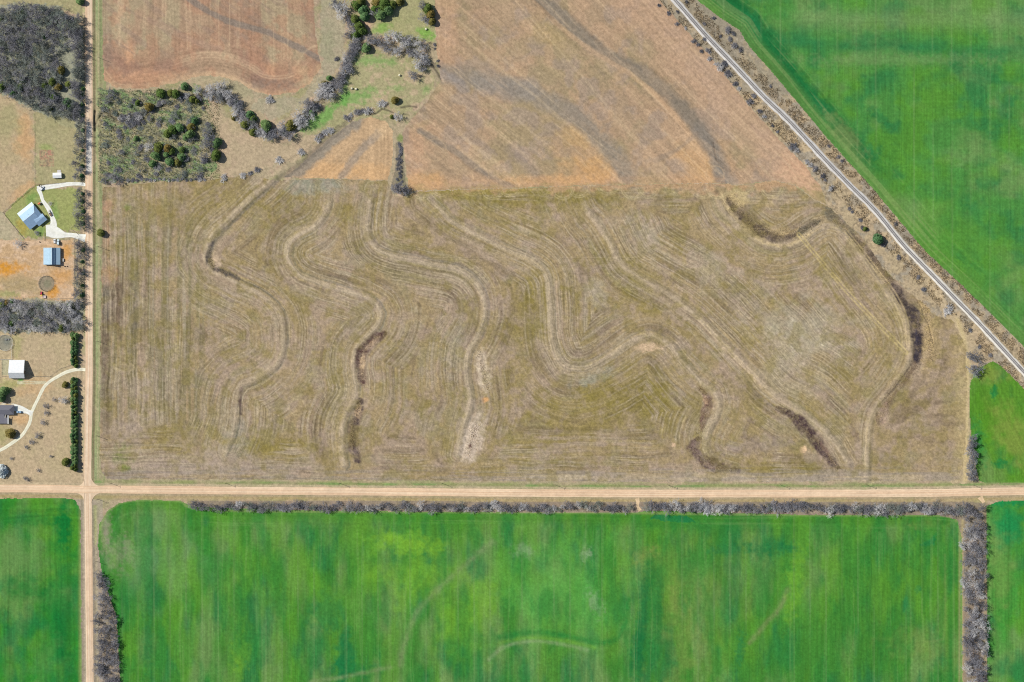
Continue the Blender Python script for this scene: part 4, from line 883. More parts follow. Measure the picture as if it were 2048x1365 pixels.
for k in range(len(Pd)):
    if not (1250 < Pd[k, 0] < 2150): continue
    p = np.array([X(Pd[k, 0]), Y(Pd[k, 1])]); t = np.array([Td[k, 0], -Td[k, 1]]); nn = np.array([-t[1], t[0]]); b0 = len(sv_)
    for zz in (zd[k] - .1, zd[k] + .11):
        for a, b in ((-1.3, -.13), (1.3, -.13), (1.3, .13), (-1.3, .13)):
            xy = p + nn * a + t * b; sv_.append((xy[0] - org[0], xy[1] - org[1], zz - org[2]))
    sq_ += [(b0 + 4, b0 + 5, b0 + 6, b0 + 7), (b0, b0 + 1, b0 + 5, b0 + 4), (b0 + 1, b0 + 2, b0 + 6, b0 + 5), (b0 + 2, b0 + 3, b0 + 7, b0 + 6), (b0 + 3, b0, b0 + 4, b0 + 7)]
me = bpy.data.meshes.new('sleepers'); me.from_pydata(sv_, [], sq_); tag(link('sleepers', me, M_slp, trk), None, None, None, 'stuff')

# ------------------------------------------------------------------ trees
def segs_to_mesh(name, segs, n):
    vv = []; ff = []
    for p0, p1, r0, r1 in segs:
        d = p1 - p0; l = np.linalg.norm(d)
        if l < 1e-6: continue
        d = d / l; a = np.cross(d, (0, 0, 1) if abs(d[2]) < .95 else (1, 0, 0)); a /= np.linalg.norm(a); b = np.cross(d, a); k0 = len(vv)
        for k in range(n):
            c, q = math.cos(2 * PI * k / n), math.sin(2 * PI * k / n); vv.append(p0 + (a * c + b * q) * r0)
        for k in range(n):
            c, q = math.cos(2 * PI * k / n), math.sin(2 * PI * k / n); vv.append(p1 + (a * c + b * q) * r1)
        for k in range(n): ff.append((k0 + k, k0 + (k + 1) % n, k0 + n + (k + 1) % n, k0 + n + k))
    return raw_mesh(name, np.array(vv), ff)
def bare_tree(seed, R=4.0, Ht=8.0, lean=0.0, dense=1.0, trunk=2.4, spread=1.0):
    rs = np.random.RandomState(seed); wood = []; fine = []
    def rot(d, ang):
        a = np.cross(d, rs.normal(size=3)); a /= np.linalg.norm(a); return d * math.cos(ang) + a * math.sin(ang)
    def grow(p, d, L, r, depth, out):
        ns = 3 if depth < 3 else (2 if depth == 3 else 1); pts = [p]; dd = d
        for k in range(ns):
            dd = dd + rs.normal(0, .16, 3); dd[2] += .05; dd = dd / np.linalg.norm(dd)
            q = pts[-1] + dd * L / ns; ra = r * (1 - .55 * k / ns); rb = r * (1 - .55 * (k + 1) / ns)
            (wood if depth < 2 else fine).append((pts[-1], q, ra, rb)); pts.append(q)
        if depth >= 4: return
        nch = [8, 6, 5, 4][depth]; nch = max(2, int(round(nch * (dense if depth > 1 else 1))))
        for k in range(nch):
            t = .35 + .65 * (k + rs.rand()) / nch if depth else .55 + .45 * (k + rs.rand()) / nch
            i = min(ns - 1, int(t * ns)); f = t * ns - i; b = pts[i] + (pts[i + 1] - pts[i]) * f
            if depth == 0:
                az = 2.4 * k + rs.rand(); el = math.radians(rs.uniform(22, 70)); nd = np.array([math.cos(az) * math.cos(el) * spread, math.sin(az) * math.cos(el) * spread, math.sin(el)]); nd /= np.linalg.norm(nd)
            else: nd = rot(dd, rs.uniform(.4, 1.0))
            grow(b, nd, L * [1.25, .62, .62, .66][depth] * rs.uniform(.75, 1.2), r * [.55, .5, .55, .6][depth], depth + 1, out)
    grow(np.zeros(3), np.array([lean, 0, 1.0]), trunk, .22, 0, None)
    E = np.array([s_[1] for s_ in fine]); rr = np.percentile(np.hypot(E[:, 0], E[:, 1]), 94); zz = E[:, 2].max()
    sc = np.array([R / rr, R / rr, Ht / zz])
    wood = [(a * sc, b * sc, max(r0, .07), max(r1, .06)) for a, b, r0, r1 in wood]
    fine = [(a * sc, b * sc, max(r0, .036), max(r1, .03)) for a, b, r0, r1 in fine]
    return segs_to_mesh('trunk', wood, 5), segs_to_mesh('crown', fine, 3)
def leafy(seed, R=2.0, Ht=5.0, n=1500, pointy=1.6, lump=.6, leaf=.4):
    rs = np.random.RandomState(seed); vv = []; ff = []
    lob = [(rs.uniform(0, 2 * PI), rs.uniform(.1, .9), rs.uniform(.5, 1)) for _ in range(14)]
    def prof(t): return (1 - t ** pointy) ** .75 * min(1.0, .55 + t * 3)
    def rad(t, az):
        r = prof(t)
        for a, h, w in lob:
            da = (az - a + PI) % (2 * PI) - PI; r += lump * w * math.exp(-(da / .5) ** 2 - ((t - h) / .16) ** 2) * .5 * prof(t)
        return r * R * .88
    # hidden inner core, added to block light through the crown
    nz, na = 7, 10
    for i in range(nz):
        t = .04 + .9 * i / (nz - 1)
        for j in range(na):
            az = 2 * PI * j / na; q = rad(t, az) * .72; vv.append((q * math.cos(az), q * math.sin(az), .25 + t * (Ht - .5)))
    for i in range(nz - 1):
        for j in range(na): ff.append((i * na + j, i * na + (j + 1) % na, (i + 1) * na + (j + 1) % na, (i + 1) * na + j))
    for _ in range(n):
        t = rs.rand() ** .8 * .98; az = rs.uniform(0, 2 * PI); q = rad(t, az) * (1.12 - .5 * rs.rand() ** 2)
        c = np.array([q * math.cos(az), q * math.sin(az), .25 + t * (Ht - .35)])
        nrm = np.array([math.cos(az), math.sin(az), .7]) + rs.normal(0, .55, 3); nrm /= np.linalg.norm(nrm)
        a = np.cross(nrm, rs.normal(size=3)); a /= np.linalg.norm(a); b = np.cross(nrm, a); w = leaf * rs.uniform(.6, 1.25) * .5; l = w * rs.uniform(1.0, 1.8); k = len(vv)
        vv += [c - a * w - b * l, c + a * w - b * l * .6, c + a * w * .5 + b * l, c - a * w * .7 + b * l * .8]; ff.append((k, k + 1, k + 2, k + 3))
    tr = MB(); tr.tube((0, 0, -.4), (0, 0, Ht * .5), .16, .07, 6)
    return tr.mesh('trunk'), raw_mesh('crown', np.array(vv, float), ff)
def shrub(seed, R=1.6, Ht=2.0, n=26):
    rs = np.random.RandomState(seed); wood = []; fine = []
    for k in range(n):
        az = rs.uniform(0, 2 * PI); el = math.radians(rs.uniform(25, 85)); d = np.array([math.cos(az) * math.cos(el), math.sin(az) * math.cos(el), math.sin(el)])
        p = np.array([rs.normal(0, .25), rs.normal(0, .25), -.1]); L = rs.uniform(.7, 1.15); m = p + d * L; wood.append((p, m, .035, .028))
        for j in range(7):
            b = p + d * L * rs.uniform(.35, 1); e = d + rs.normal(0, .55, 3); e /= np.linalg.norm(e); q = b + e * rs.uniform(.4, .9); fine.append((b, q, .028, .022))
            for _ in range(3):
                f = e + rs.normal(0, .6, 3); f /= np.linalg.norm(f); b2 = b + (q - b) * rs.uniform(.4, 1); fine.append((b2, b2 + f * rs.uniform(.25, .5), .022, .016))
    E = np.array([s_[1] for s_ in fine]); rr = np.percentile(np.hypot(E[:, 0], E[:, 1]), 94); sc = np.array([R / rr, R / rr, Ht / E[:, 2].max()])
    wood = [(a * sc, b * sc, r0, r1) for a, b, r0, r1 in wood]; fine = [(a * sc, b * sc, r0, r1) for a, b, r0, r1 in fine]
    return segs_to_mesh('stem', wood, 4), segs_to_mesh('crown', fine, 3)
BARE = [bare_tree(100 + k, 4.0, 8.0, rnd.uniform(-.12, .12), [.8, .95, .85, 1.0, .75, .9, .85, 1.0][k], [2.4, 1.8, 2.8, 1.5, 2.2, 3.0, 2.0, 1.6][k]) for k in range(8)]
CED = [leafy(200 + k, 2.0, 5.0, 1300, [1.5, 2.2, 1.8, 2.8, 2.0][k]) for k in range(5)]
SHR = [shrub(300 + k) for k in range(4)]
MATC = {}
def mesh_with(me, mat):
    key = (me.name, mat.name)
    if key not in MATC:
        c = me.copy(); c.materials.clear(); c.materials.append(mat); MATC[key] = c
    return MATC[key]
def plant(name, protos, u, v, R, Hm, mat, label, cat, group=None, base=(4.0, 8.0), wood=None, z=0.0, stem='trunk'):
    t, c = protos[rnd.randrange(len(protos))]
    if name == 'cedar': R *= 1.05; Hm *= 1.2
    o = empty(name, (X(u), Y(v), hz(u, v) + z), rnd.uniform(0, 2 * PI))
    sx = R * S / base[0]; sz = Hm / base[1]; o.scale = (sx * rnd.uniform(.93, 1.07), sx * rnd.uniform(.93, 1.07), sz)
    tag(o, label, cat, group)
    link(stem, mesh_with(t, wood or M_bark), None, o); link('crown', mesh_with(c, mat), None, o)
    return o
def poisson(P, sp, tries=6000, seed=1, keep=None):
    rs = random.Random(seed); xs = [p[0] for p in P]; ys = [p[1] for p in P]; out = []
    Pn_ = np.array(P, float)
    for _ in range(tries):
        u = rs.uniform(min(xs), max(xs)); v = rs.uniform(min(ys), max(ys))
        if not inpoly(np.array([u]), np.array([v]), Pn_)[0]: continue
        if keep is not None and not keep(u, v): continue
        if all((u - a) ** 2 + (v - b) ** 2 > sp * sp for a, b in out): out.append((u, v))
    return out
TWS = [M_twig, M_twig, M_twigg, M_twigd]
# woodland in the north west
for u, v in poisson([(-14, 18), (60, 12), (108, 16), (146, 46), (158, 64), (156, 180), (160, 226), (148, 236), (96, 228), (60, 212), (15, 184), (-14, 186)], 11.5, 9000, 2, lambda a, b: not (118 < a < 152 and 96 < b < 200)):
    plant('woodland_tree', BARE, u, v, rnd.uniform(8, 15), rnd.uniform(6, 11), rnd.choice([M_twig, M_twigg, M_twigd, M_twigg]), 'bare grey tree in the dense woodland west of the farm road', 'tree', 'bare trees of the woodland by the reddish ploughed field')
for u, v in poisson([(-14, 604), (150, 606), (158, 612), (160, 655), (120, 660), (-14, 660)], 12, 6000, 3):
    plant('woodland_tree', BARE, u, v, rnd.uniform(9, 12.5), rnd.uniform(6, 9), rnd.choice([M_twig, M_twigg, M_twig, M_twigp]), 'bare grey tree in the wooded strip between the two farmyards', 'tree', 'bare trees of the strip between the farmyards')
# rows beside the north-south road
y = 20.0
while y < 600:
    y += rnd.uniform(8, 13)
    if 360 < y < 376 or 460 < y < 482: continue
    plant('roadside_tree', BARE, rnd.uniform(152, 163), y, rnd.uniform(8, 11), rnd.uniform(8, 13), rnd.choice([M_twig, M_twigd, M_twigg]), 'bare grey tree in the row on the west side of the farm road', 'tree', 'bare trees along the west side of the farm road')
for y in (178, 192, 209, 232, 262, 283, 301, 333, 352, 388, 403, 424, 447, 500, 524, 548, 571, 590):
    plant('roadside_shrub', CED, 165 + rnd.uniform(-1, 1), y, rnd.uniform(3, 4.5), rnd.uniform(2, 3.2), M_cedg, 'dark evergreen shrub under the bare trees at the western road edge', 'shrub', 'evergreen shrubs at the western road edge', (2.0, 5.0))
# hedgerow south of the east-west road
u = 388.0
while u < 1922:
    if not (1262 < u < 1292):
        w = rnd.choice([5.5, 7.0, 8.0, 9.0]) + 2.0 * (u > 1280)
        plant('hedgerow_tree', BARE, u, 1013 + (u - 385) * .003 + rnd.uniform(-5, 5), rnd.uniform(w - 1, w + 5), rnd.uniform(3.5, 7.5), rnd.choice([M_twig, M_twigd, M_twigg, M_twigd, M_twigp]), 'bare grey tree in the long hedgerow south of the east west road', 'tree', 'bare trees of the long hedgerow along the east west road')
    u += rnd.uniform(7.5, 11)
for u, v in poisson([(1930, 1016), (1962, 1012), (1968, 1060), (1970, 1380), (1930, 1380), (1928, 1100)], 13, 9000, 5):
    plant('shelterbelt_tree', BARE, u, v, rnd.uniform(8, 15), rnd.uniform(5, 9.5), rnd.choice([M_twig, M_twig, M_twigp, M_twigd]), 'bare grey tree in the broad shelterbelt between two wheat fields', 'tree', 'bare trees of the broad eastern shelterbelt')
for u, v in poisson([(198, 1146), (204, 1146), (226, 1220), (232, 1300), (238, 1380), (196, 1380), (194, 1250)], 11, 6000, 6):
    plant('shelterbelt_tree', BARE, u, v, rnd.uniform(7, 13), rnd.uniform(5, 9), rnd.choice([M_twigd, M_twig, M_twigd]), 'bare dark grey tree in the belt beside the farm road south of the crossing', 'tree', 'bare trees of the belt south of the crossing')
for y in range(876, 962, 11):
    plant('fieldside_tree', BARE, 1943 + rnd.uniform(-3, 3), y, rnd.uniform(10, 13.5), rnd.uniform(6, 9), rnd.choice([M_twigd, M_twig, M_twig]), 'bare grey tree in the short row beside the rounded wheat corner', 'tree', 'bare trees beside the rounded wheat corner')
plant('fieldside_tree', BARE, 1946, 712, 15, 9, M_twigd, 'dark bare tree near the tip of the rounded wheat corner, closer to the railway', 'tree')
plant('fieldside_tree', BARE, 1948, 744, 16, 9, M_twig, 'grey bare tree overhanging the edge of the rounded wheat corner', 'tree')
# creek trees
creek = [(425, 180, 10, 'p'), (441, 177, 11, 'p'), (454, 188, 10, 'p'), (437, 194, 10, 'g'), (462, 200, 9, 't'), (394, 181, 8, 'p'), (471, 204, 9, 't'), (480, 212, 9, 't'), (470, 223, 9, 'p'), (484, 226, 9, 't'), (501, 252, 7, 'p'), (526, 268, 10, 'p'), (541, 275, 10, 't'), (556, 265, 9, 't'), (564, 252, 8, 'p'), (581, 272, 9, 't'),
         (596, 236, 13, 'p'), (608, 247, 10, 'p'), (622, 212, 12, 't'), (651, 185, 14, 'p'), (663, 196, 9, 't'), (671, 7, 9, 'd'), (682, 24, 14, 'p'), (694, 42, 9, 'd'), (704, 56, 9, 't'), (697, 73, 8, 'd'), (752, 26, 9, 't'), (735, 82, 9, 't'), (750, 79, 9, 't'), (765, 88, 10, 't'), (780, 79, 11, 'p'), (796, 74, 11, 'p'), (806, 90, 10, 'p'), (817, 80, 10, 't'), (831, 86, 10, 'p'), (846, 92, 9, 't'), (776, 99, 9, 't'), (800, 103, 10, 'p'), (820, 102, 10, 't'), (840, 106, 10, 'p'), (846, 119, 9, 'p'), (834, 127, 9, 'p'), (852, 127, 8, 't'), (825, 150, 9, 't'), (846, 136, 9, 't'),
         (845, 10, 8, 'd'), (847, 35, 8, 't'), (856, 42, 7, 't'), (708, 92, 9, 't'), (704, 104, 8, 'd'), (698, 115, 8, 't'), (695, 127, 8, 't'), (690, 139, 8, 't'), (703, 140, 8, 't'), (681, 153, 8, 'd'), (674, 166, 7, 'd'), (678, 177, 8, 't'), (416, 270, 11, 't'), (424, 284, 10, 'd'), (408, 288, 9, 't'), (411, 316, 9, 't'), (222, 190, 9, 'd'), (216, 202, 7, 'd'), (299, 296, 8, 'p'), (224, 358, 10, 't'), (240, 361, 9, 'd'), (210, 364, 7, 'd'), (798, 377, 12, 'd'), (810, 380, 8, 'd'), (796, 236, 8, 'p')]
MM = {'p': M_twigp, 't': M_twig, 'd': M_twigd, 'g': M_twigg}
for u, v, R, k in creek:
    if u > 780 and v > 370: lab, grp = 'dark bare tree at the lower end of the thicket column between ploughed fields', 'bare trees at the end of the thicket column'
    elif v > 350: lab, grp = 'bare grey tree on the fence line at the corner of the terraced field', 'bare trees at the corner of the terraced field'
    elif u < 230: lab, grp = 'dark bare tree between the farm road and the reddish ploughed field', 'dark bare trees by the road culvert'
    elif u == 299: lab, grp = 'pale bare tree among cedars in the rough brushland', None
    elif u == 796 and v < 300 and v > 200: lab, grp = 'pale bare tree at the top of the thicket column', None
    elif v > 265 and u < 430: lab, grp = 'bare grey tree on the eastern edge of the rough brushland', 'bare trees on the edge of the brushland'
    elif k == 'p': lab, grp = 'pale whitish bare tree along the winding creek', 'pale bare trees of the creek'
    else: lab, grp = 'grey bare tree along the winding creek', 'grey bare trees of the creek'
    R *= 1.3
    plant('creek_tree', BARE, u, v, R, R * S * rnd.uniform(1.3, 1.6), MM[k], lab, 'tree', grp)
cp_ = spline(CREEK, 8.0)
for k_, (u, v) in enumerate(cp_):
    if u < 236: continue
    for _ in range(2 if u > 425 else 1):
        R = rnd.uniform(6, 11) if u > 425 else rnd.uniform(4.5, 7.5)
        plant('creek_tree', BARE, u + rnd.uniform(-9, 9), v + rnd.uniform(-8, 8), R, R * S * rnd.uniform(1.2, 1.6), rnd.choice([M_twig, M_twigp, M_twig, M_twigg]), 'grey bare tree along the winding creek', 'tree', 'grey bare trees of the creek')
# evergreens
cedars = [(122, 141, 8, 'b', 6, 'large bronze cedar on the eastern edge of the woodland'), (138, 170, 7, 'y', 5, 'bright green round cedar in the clearing beside the woodland'), (22, 868, 9, 'b', 6, 'bronze cedar beside the cream drive and the dark roofed house'), (133, 923, 7.5, 'y', 6, 'round green cedar beside the southern end of the cedar windbreak'),
          (203, 467, 6.5, 'y', 5, 'lone round cedar on the eastern verge of the farm road'), (10, 783, 9, 'd', 7, 'dark spruce nearer the white barn, north of the dark roofed house'), (4, 796, 8, 'd', 6, 'dark spruce nearer the dark roofed house'), (131, 770, 6, 'b', 4, 'rusty orange cedar set west of the windbreak'), (432, 313, 9, 'y', 7, 'bright green cedar at the lower eastern edge of the brushland'), (434, 286, 9, 'd', 7, 'dark cedar above the bright green one on the brushland edge'),
          (533, 252, 10, 'd', 7, 'large dark green cedar in the middle bend of the creek'), (581, 253, 10, 'b', 6, 'large bronze cedar east of the creek bend'), (490, 250, 8, 'y', 6, 'yellowish cedar on the inner bank of the creek bend'), (506, 264, 7, 'y', 5, 'small yellowish cedar at the bottom of the creek bend'), (733, 97, 9, 'd', 6, 'dark cedar on the northern edge of the creek meadow'), (790, 201, 7, 'b', 5, 'lone bronze green cedar on the southern edge of the creek meadow'), (783, 234, 3.5, 'y', 2.5, 'tiny cedar beside the pale tree above the thicket column'),
          (1756, 480, 9, 'd', 6, 'broad dark cedar between the terraced field and the railway'), (1730, 458, 4.5, 'y', 3, 'small yellow green cedar between the terraced field and the railway'), (162, 4, 7, 'd', 6, 'dark cedar at the northern end of the farm road')]
MC = {'b': M_cedb, 'y': M_ced, 'd': M_cedg, 'm': M_ced}
for u, v, R, k, h, lab in cedars: plant('cedar', CED, u, v, R, h, MC[k], lab, 'cedar', None, (2.0, 5.0))
grp_c = [([(88, 172, 7), (106, 164, 8), (118, 175, 7), (45, 160, 6), (42, 176, 7), (5, 175, 8), (26, 188, 6), (108, 195, 7), (134, 206, 8), (140, 214, 7), (100, 216, 6), (46, 25, 5), (3, 38, 6), (88, 74, 4)], 'dark green cedar among the bare woodland trees', 'cedars of the woodland'),
         [[(140, 611, 6), (148, 612, 5), (15, 606, 7), (5, 611, 7), (25, 604, 5), (124, 656, 6), (22, 648, 5)], 'green cedar in the wooded strip between the farmyards', 'cedars of the wooded strip'],
         [[(369, 174, 7), (352, 188, 7), (342, 186, 6), (323, 188, 8), (385, 200, 7), (394, 203, 6), (275, 207, 5), (299, 215, 8), (389, 242, 7), (336, 268, 8), (345, 261, 8), (361, 257, 8), (382, 255, 7), (380, 270, 8), (372, 276, 6), (272, 278, 5), (316, 297, 8), (312, 312, 8), (306, 328, 7), (336, 297, 8), (344, 303, 6), (334, 309, 6), (363, 316, 7), (341, 325, 8), (356, 326, 8), (365, 300, 5)], 'dark green cedar scattered in the rough brushland', 'cedars of the brushland'],
         [[(468, 237, 5), (499, 230, 7), (506, 238, 6), (623, 226, 5), (649, 167, 5), (658, 157, 5), (710, 42, 9), (718, 54, 10), (724, 62, 8), (713, 71, 8)], 'green cedar among the bare trees of the creek', 'cedars along the creek'],
         [[(713, 11, 9), (722, 4, 8), (726, 21, 9), (731, 34, 9), (755, 7, 9), (768, 10, 11), (776, 20, 10), (762, 31, 9), (785, 10, 8), (800, 4, 7), (750, 20, 7)], 'dark green cedar in the grove at the top of the creek meadow', 'cedars of the grove'],
         [[(856, 18, 9), (862, 29, 8), (864, 45, 7)], 'dark cedar in the clump at the edge of the large ploughed field', 'cedars of the field edge clump']]
for lst, lab, grp in grp_c:
    for u, v, R in lst: plant('cedar', CED, u, v, R, R * S * rnd.uniform(1.4, 1.9), rnd.choice([M_ced, M_ced, M_ced, M_cedg, M_cedg, M_cedb]), lab, 'cedar', grp, (2.0, 5.0))
for y0, y1, lab, grp in ((669, 734, 'green cedar in the short windbreak section north of the cream drive', 'cedars of the windbreak north of the drive'), (758, 940, 'green cedar in the long windbreak section south of the cream drive', 'cedars of the windbreak south of the drive')):
    for x0 in (146.3, 152.2):
        y = y0 + (3 if x0 > 150 else 0)
        while y < y1:
            plant('windbreak_cedar', CED, x0 + rnd.uniform(-.8, .8), y, rnd.uniform(3.2, 5.4), rnd.uniform(3.2, 6.4), rnd.choice([M_cedg, M_cedg, M_cedg, M_ced]), lab, 'cedar', grp, (2.0, 5.0))
            y += rnd.uniform(5.6, 9.4)
# yard trees
for u, v, R in ((108, 799, 5), (93, 813, 7), (94, 826, 6), (88, 844, 7), (75, 870, 7), (64, 885, 6.5), (54, 894, 5), (103, 913, 4), (24, 917, 4), (77, 941, 4.5), (53, 957, 6)):
    plant('orchard_tree', BARE, u, v, R, R * S * 1.5, M_twig, 'small bare tree scattered on the dry lawn south of the cream drive', 'tree', 'small bare trees on the dry lawn')
plant('yard_tree', BARE, 127, 798, 10, 6, M_twigp, 'large pale bare tree beside the long cedar windbreak', 'tree')
plant('yard_tree', BARE, 38, 488, 10, 6.5, M_twigp, 'pale bare tree west of the blue roofed barn', 'tree')
plant('yard_tree', BARE, 101, 408, 5, 2.6, M_twigp, 'pale bare bush at the edge of the gravel drive by the blue roofed house', 'tree')
plant('yard_tree', BARE, 74, 466, 6, 3, M_twig, 'grey bare bush on the lawn below the blue roofed house', 'tree')
M_blos = flat_mat('white_blossom', (206, 214, 212), .8, .2, .2, .8)
plant('blossom_tree', CED, 4, 941, 12.5, 7, M_blos, 'white blossoming round tree near the road crossing', 'tree', None, (2.0, 5.0))
# railway and fence-line shrubs
rsh = [(1318, 11, 4), (1337, 27, 5), (1355, 24, 4), (1353, 49, 5), (1371, 57, 4), (1388, 82, 6), (1396, 90, 5), (1408, 79, 5), (1417, 102, 7), (1402, 103, 5), (1419, 117, 6), (1432, 128, 6), (1441, 135, 9), (1456, 148, 9), (1449, 128, 7), (1470, 168, 6), (1478, 178, 5), (1500, 203, 8), (1507, 192, 6), (1518, 222, 6), (1529, 233, 5), (1544, 251, 4), (1555, 264, 4), (1586, 294, 9), (1592, 301, 7), (1613, 324, 6), (1620, 331, 6), (1629, 338, 7), (1644, 352, 6), (1650, 360, 4), (1661, 376, 7)]
for u, v, R in rsh: plant('railway_shrub', SHR, u, v, R, R * S * rnd.uniform(.8, 1.2), rnd.choice([M_twig, M_twigd, M_twigp]), 'bare grey shrub between the large ploughed field and the railway', 'shrub', 'shrubs on the field side of the railway', (1.6, 2.0), None, 0, 'stem')
for u, v, R in ((1373, 5, 4), (1426, 37, 5), (1455, 61, 8), (1466, 68, 6), (1408, 48, 4), (1441, 73, 4), (1460, 78, 6), (1468, 92, 8), (1480, 99, 6), (1540, 172, 4), (1657, 293, 4), (1676, 315, 5), (1684, 322, 4), (1791, 447, 5)):
    plant('railway_shrub', SHR, u, v, R, R * S * rnd.uniform(.8, 1.2), rnd.choice([M_twig, M_twigd]), 'bare grey shrub between the railway and the large wheat field beyond it', 'shrub', 'shrubs on the wheat side of the railway', (1.6, 2.0), None, 0, 'stem')
for u, v, R in ((1699, 418, 5), (1704, 424, 4), (1720, 440, 5), (1723, 456, 5), (1766, 492, 5), (1797, 515, 6), (1836, 555, 5), (1847, 579, 6), (1940, 661, 5), (1980, 711, 5), (1958, 694, 5)):
    plant('railway_shrub', SHR, u, v, R, R * S * rnd.uniform(.8, 1.1), rnd.choice([M_twig, M_twigd]), 'small bare shrub in the rough grass between the terraced field and the railway', 'shrub', 'shrubs in the rough grass by the terraced field', (1.6, 2.0), None, 0, 'stem')
plant('railway_shrub', SHR, 1894, 621, 12, 3, M_twigp, 'large pale shrub in the rough grass beside the railway', 'shrub', None, (1.6, 2.0), None, 0, 'stem')
for u, v, R in ((448, 358, 6), (486, 352, 5), (501, 347, 4), (515, 340, 5), (559, 321, 6), (603, 305, 6), (634, 278, 6), (642, 270, 5), (650, 266, 5), (660, 261, 6), (695, 236, 6), (702, 232, 4), (715, 225, 6), (725, 222, 4), (736, 221, 7), (765, 209, 7), (539, 199, 6), (545, 203, 4)):
    R *= 1.5
    plant('fence_shrub', SHR, u, v, R, R * S * rnd.uniform(.7, .9), rnd.choice([M_twig, M_twigp]), 'grey shrub on the line between the creek meadow and the small ploughed wedge', 'shrub', 'shrubs above the small ploughed wedge', (1.6, 2.0), None, 0, 'stem')
for k in range(22):
    plant('thicket_shrub', SHR, 799 + rnd.uniform(-4, 4) * (0.5 + k / 22), 288 + k * 4.2, rnd.uniform(3.5, 5.5), rnd.uniform(1.2, 2.2), rnd.choice([M_twigd, M_twig]), 'dark bare shrub in the narrow thicket column between two ploughed fields', 'shrub', 'shrubs of the thicket column', (1.6, 2.0), None, 0, 'stem')
for u in range(256, 410, 9):
    plant('fence_shrub', SHR, u, 361 + rnd.uniform(-2, 2) - (u - 256) * .015, rnd.uniform(3.5, 5.5), rnd.uniform(1, 2), rnd.choice([M_twigd, M_twig, M_twigp]), 'bare shrub on the fence line between brushland and terraced field', 'shrub', 'shrubs between brushland and terraced field', (1.6, 2.0), None, 0, 'stem')
for u, v, R in ((869, 90, 4), (870, 98, 3), (875, 122, 4), (876, 132, 4), (673, 118, 6)):
    plant('fence_shrub', SHR, u, v, R, R * S, M_twigd, 'dark bare shrub at the edge of the creek woodland', 'shrub', 'dark shrubs at the creek woodland edge', (1.6, 2.0), None, 0, 'stem')
for u, v in poisson([(238, 236), (270, 228), (292, 240), (285, 252), (250, 256)], 7, 900, 8):
    plant('brush_shrub', SHR, u, v, rnd.uniform(4.5, 6.5), rnd.uniform(1.5, 2.6), rnd.choice([M_twigd, M_twig]), 'dark purplish shrub in the thicket at the middle of the brushland', 'shrub', 'shrubs of the brushland thicket', (1.6, 2.0), None, 0, 'stem')
for u, v in poisson([(206, 206), (300, 214), (392, 206), (424, 250), (428, 318), (400, 350), (214, 348)], 31, 4000, 21):
    plant('brush_tree', BARE, u, v, rnd.uniform(6, 11), rnd.uniform(3, 6), rnd.choice([M_twigd, M_twig, M_twigg, M_twigg]), 'low bare tree with spreading twigs in the rough brushland by the farm road', 'tree', 'low bare trees of the brushland')
# saplings of the brushland: thin stems with long shadows
def sapling(seed):
    rs = np.random.RandomState(seed); segs = []
    p = np.zeros(3); d = np.array([rs.normal(0, .08), rs.normal(0, .08), 1]); hgt = 5.0
    for k in range(5):
        q = p + d * hgt / 5; segs.append((p, q, .07 - k * .01, .06 - k * .01))
        if k > 0:
            for j in range(4):
                e = np.array([rs.normal(0, .8), rs.normal(0, .8), .9]); e /= np.linalg.norm(e); b = p + (q - p) * rs.rand(); l = rs.uniform(.5, 1.2); segs.append((b, b + e * l, .035, .02))
                for _ in range(2):
                    f = e + rs.normal(0, .5, 3); segs.append((b + e * l * .6, b + e * l * .6 + f * .4, .025, .015))
        p = q; d = d + rs.normal(0, .08, 3)
    return segs_to_mesh('sapling', segs, 4)
SAP = [sapling(500 + k) for k in range(5)]
for me in SAP: me.materials.append(M_twig)
for u, v in poisson([(204, 200), (300, 200), (400, 190), (425, 240), (430, 320), (405, 355), (212, 355)], 24, 4000, 12):
    plant('brush_shrub', SHR, u, v, rnd.uniform(4.5, 9), rnd.uniform(1.2, 2.6), rnd.choice([M_twigd, M_twigd, M_twigg, M_twig]), 'bare grey shrub scattered in the rough brushland by the farm road', 'shrub', 'scattered shrubs of the brushland', (1.6, 2.0), None, 0, 'stem')
for u, v in poisson([(202, 196), (320, 196), (402, 205), (432, 260), (434, 300), (405, 350), (212, 350)], 8.2, 5000, 9)[:280]:
    o = link('sapling', SAP[rnd.randrange(5)], None, None, (X(u), Y(v), hz(u, v) - .05)); o.rotation_euler = (rnd.uniform(-.12, .12), rnd.uniform(-.12, .12), rnd.uniform(0, 6.28)); q = rnd.uniform(.55, 1.1); o.scale = (q * 1.2, q * 1.2, q)
    tag(o, 'thin bare sapling with a long shadow in the rough brushland', 'sapling', 'saplings of the brushland')

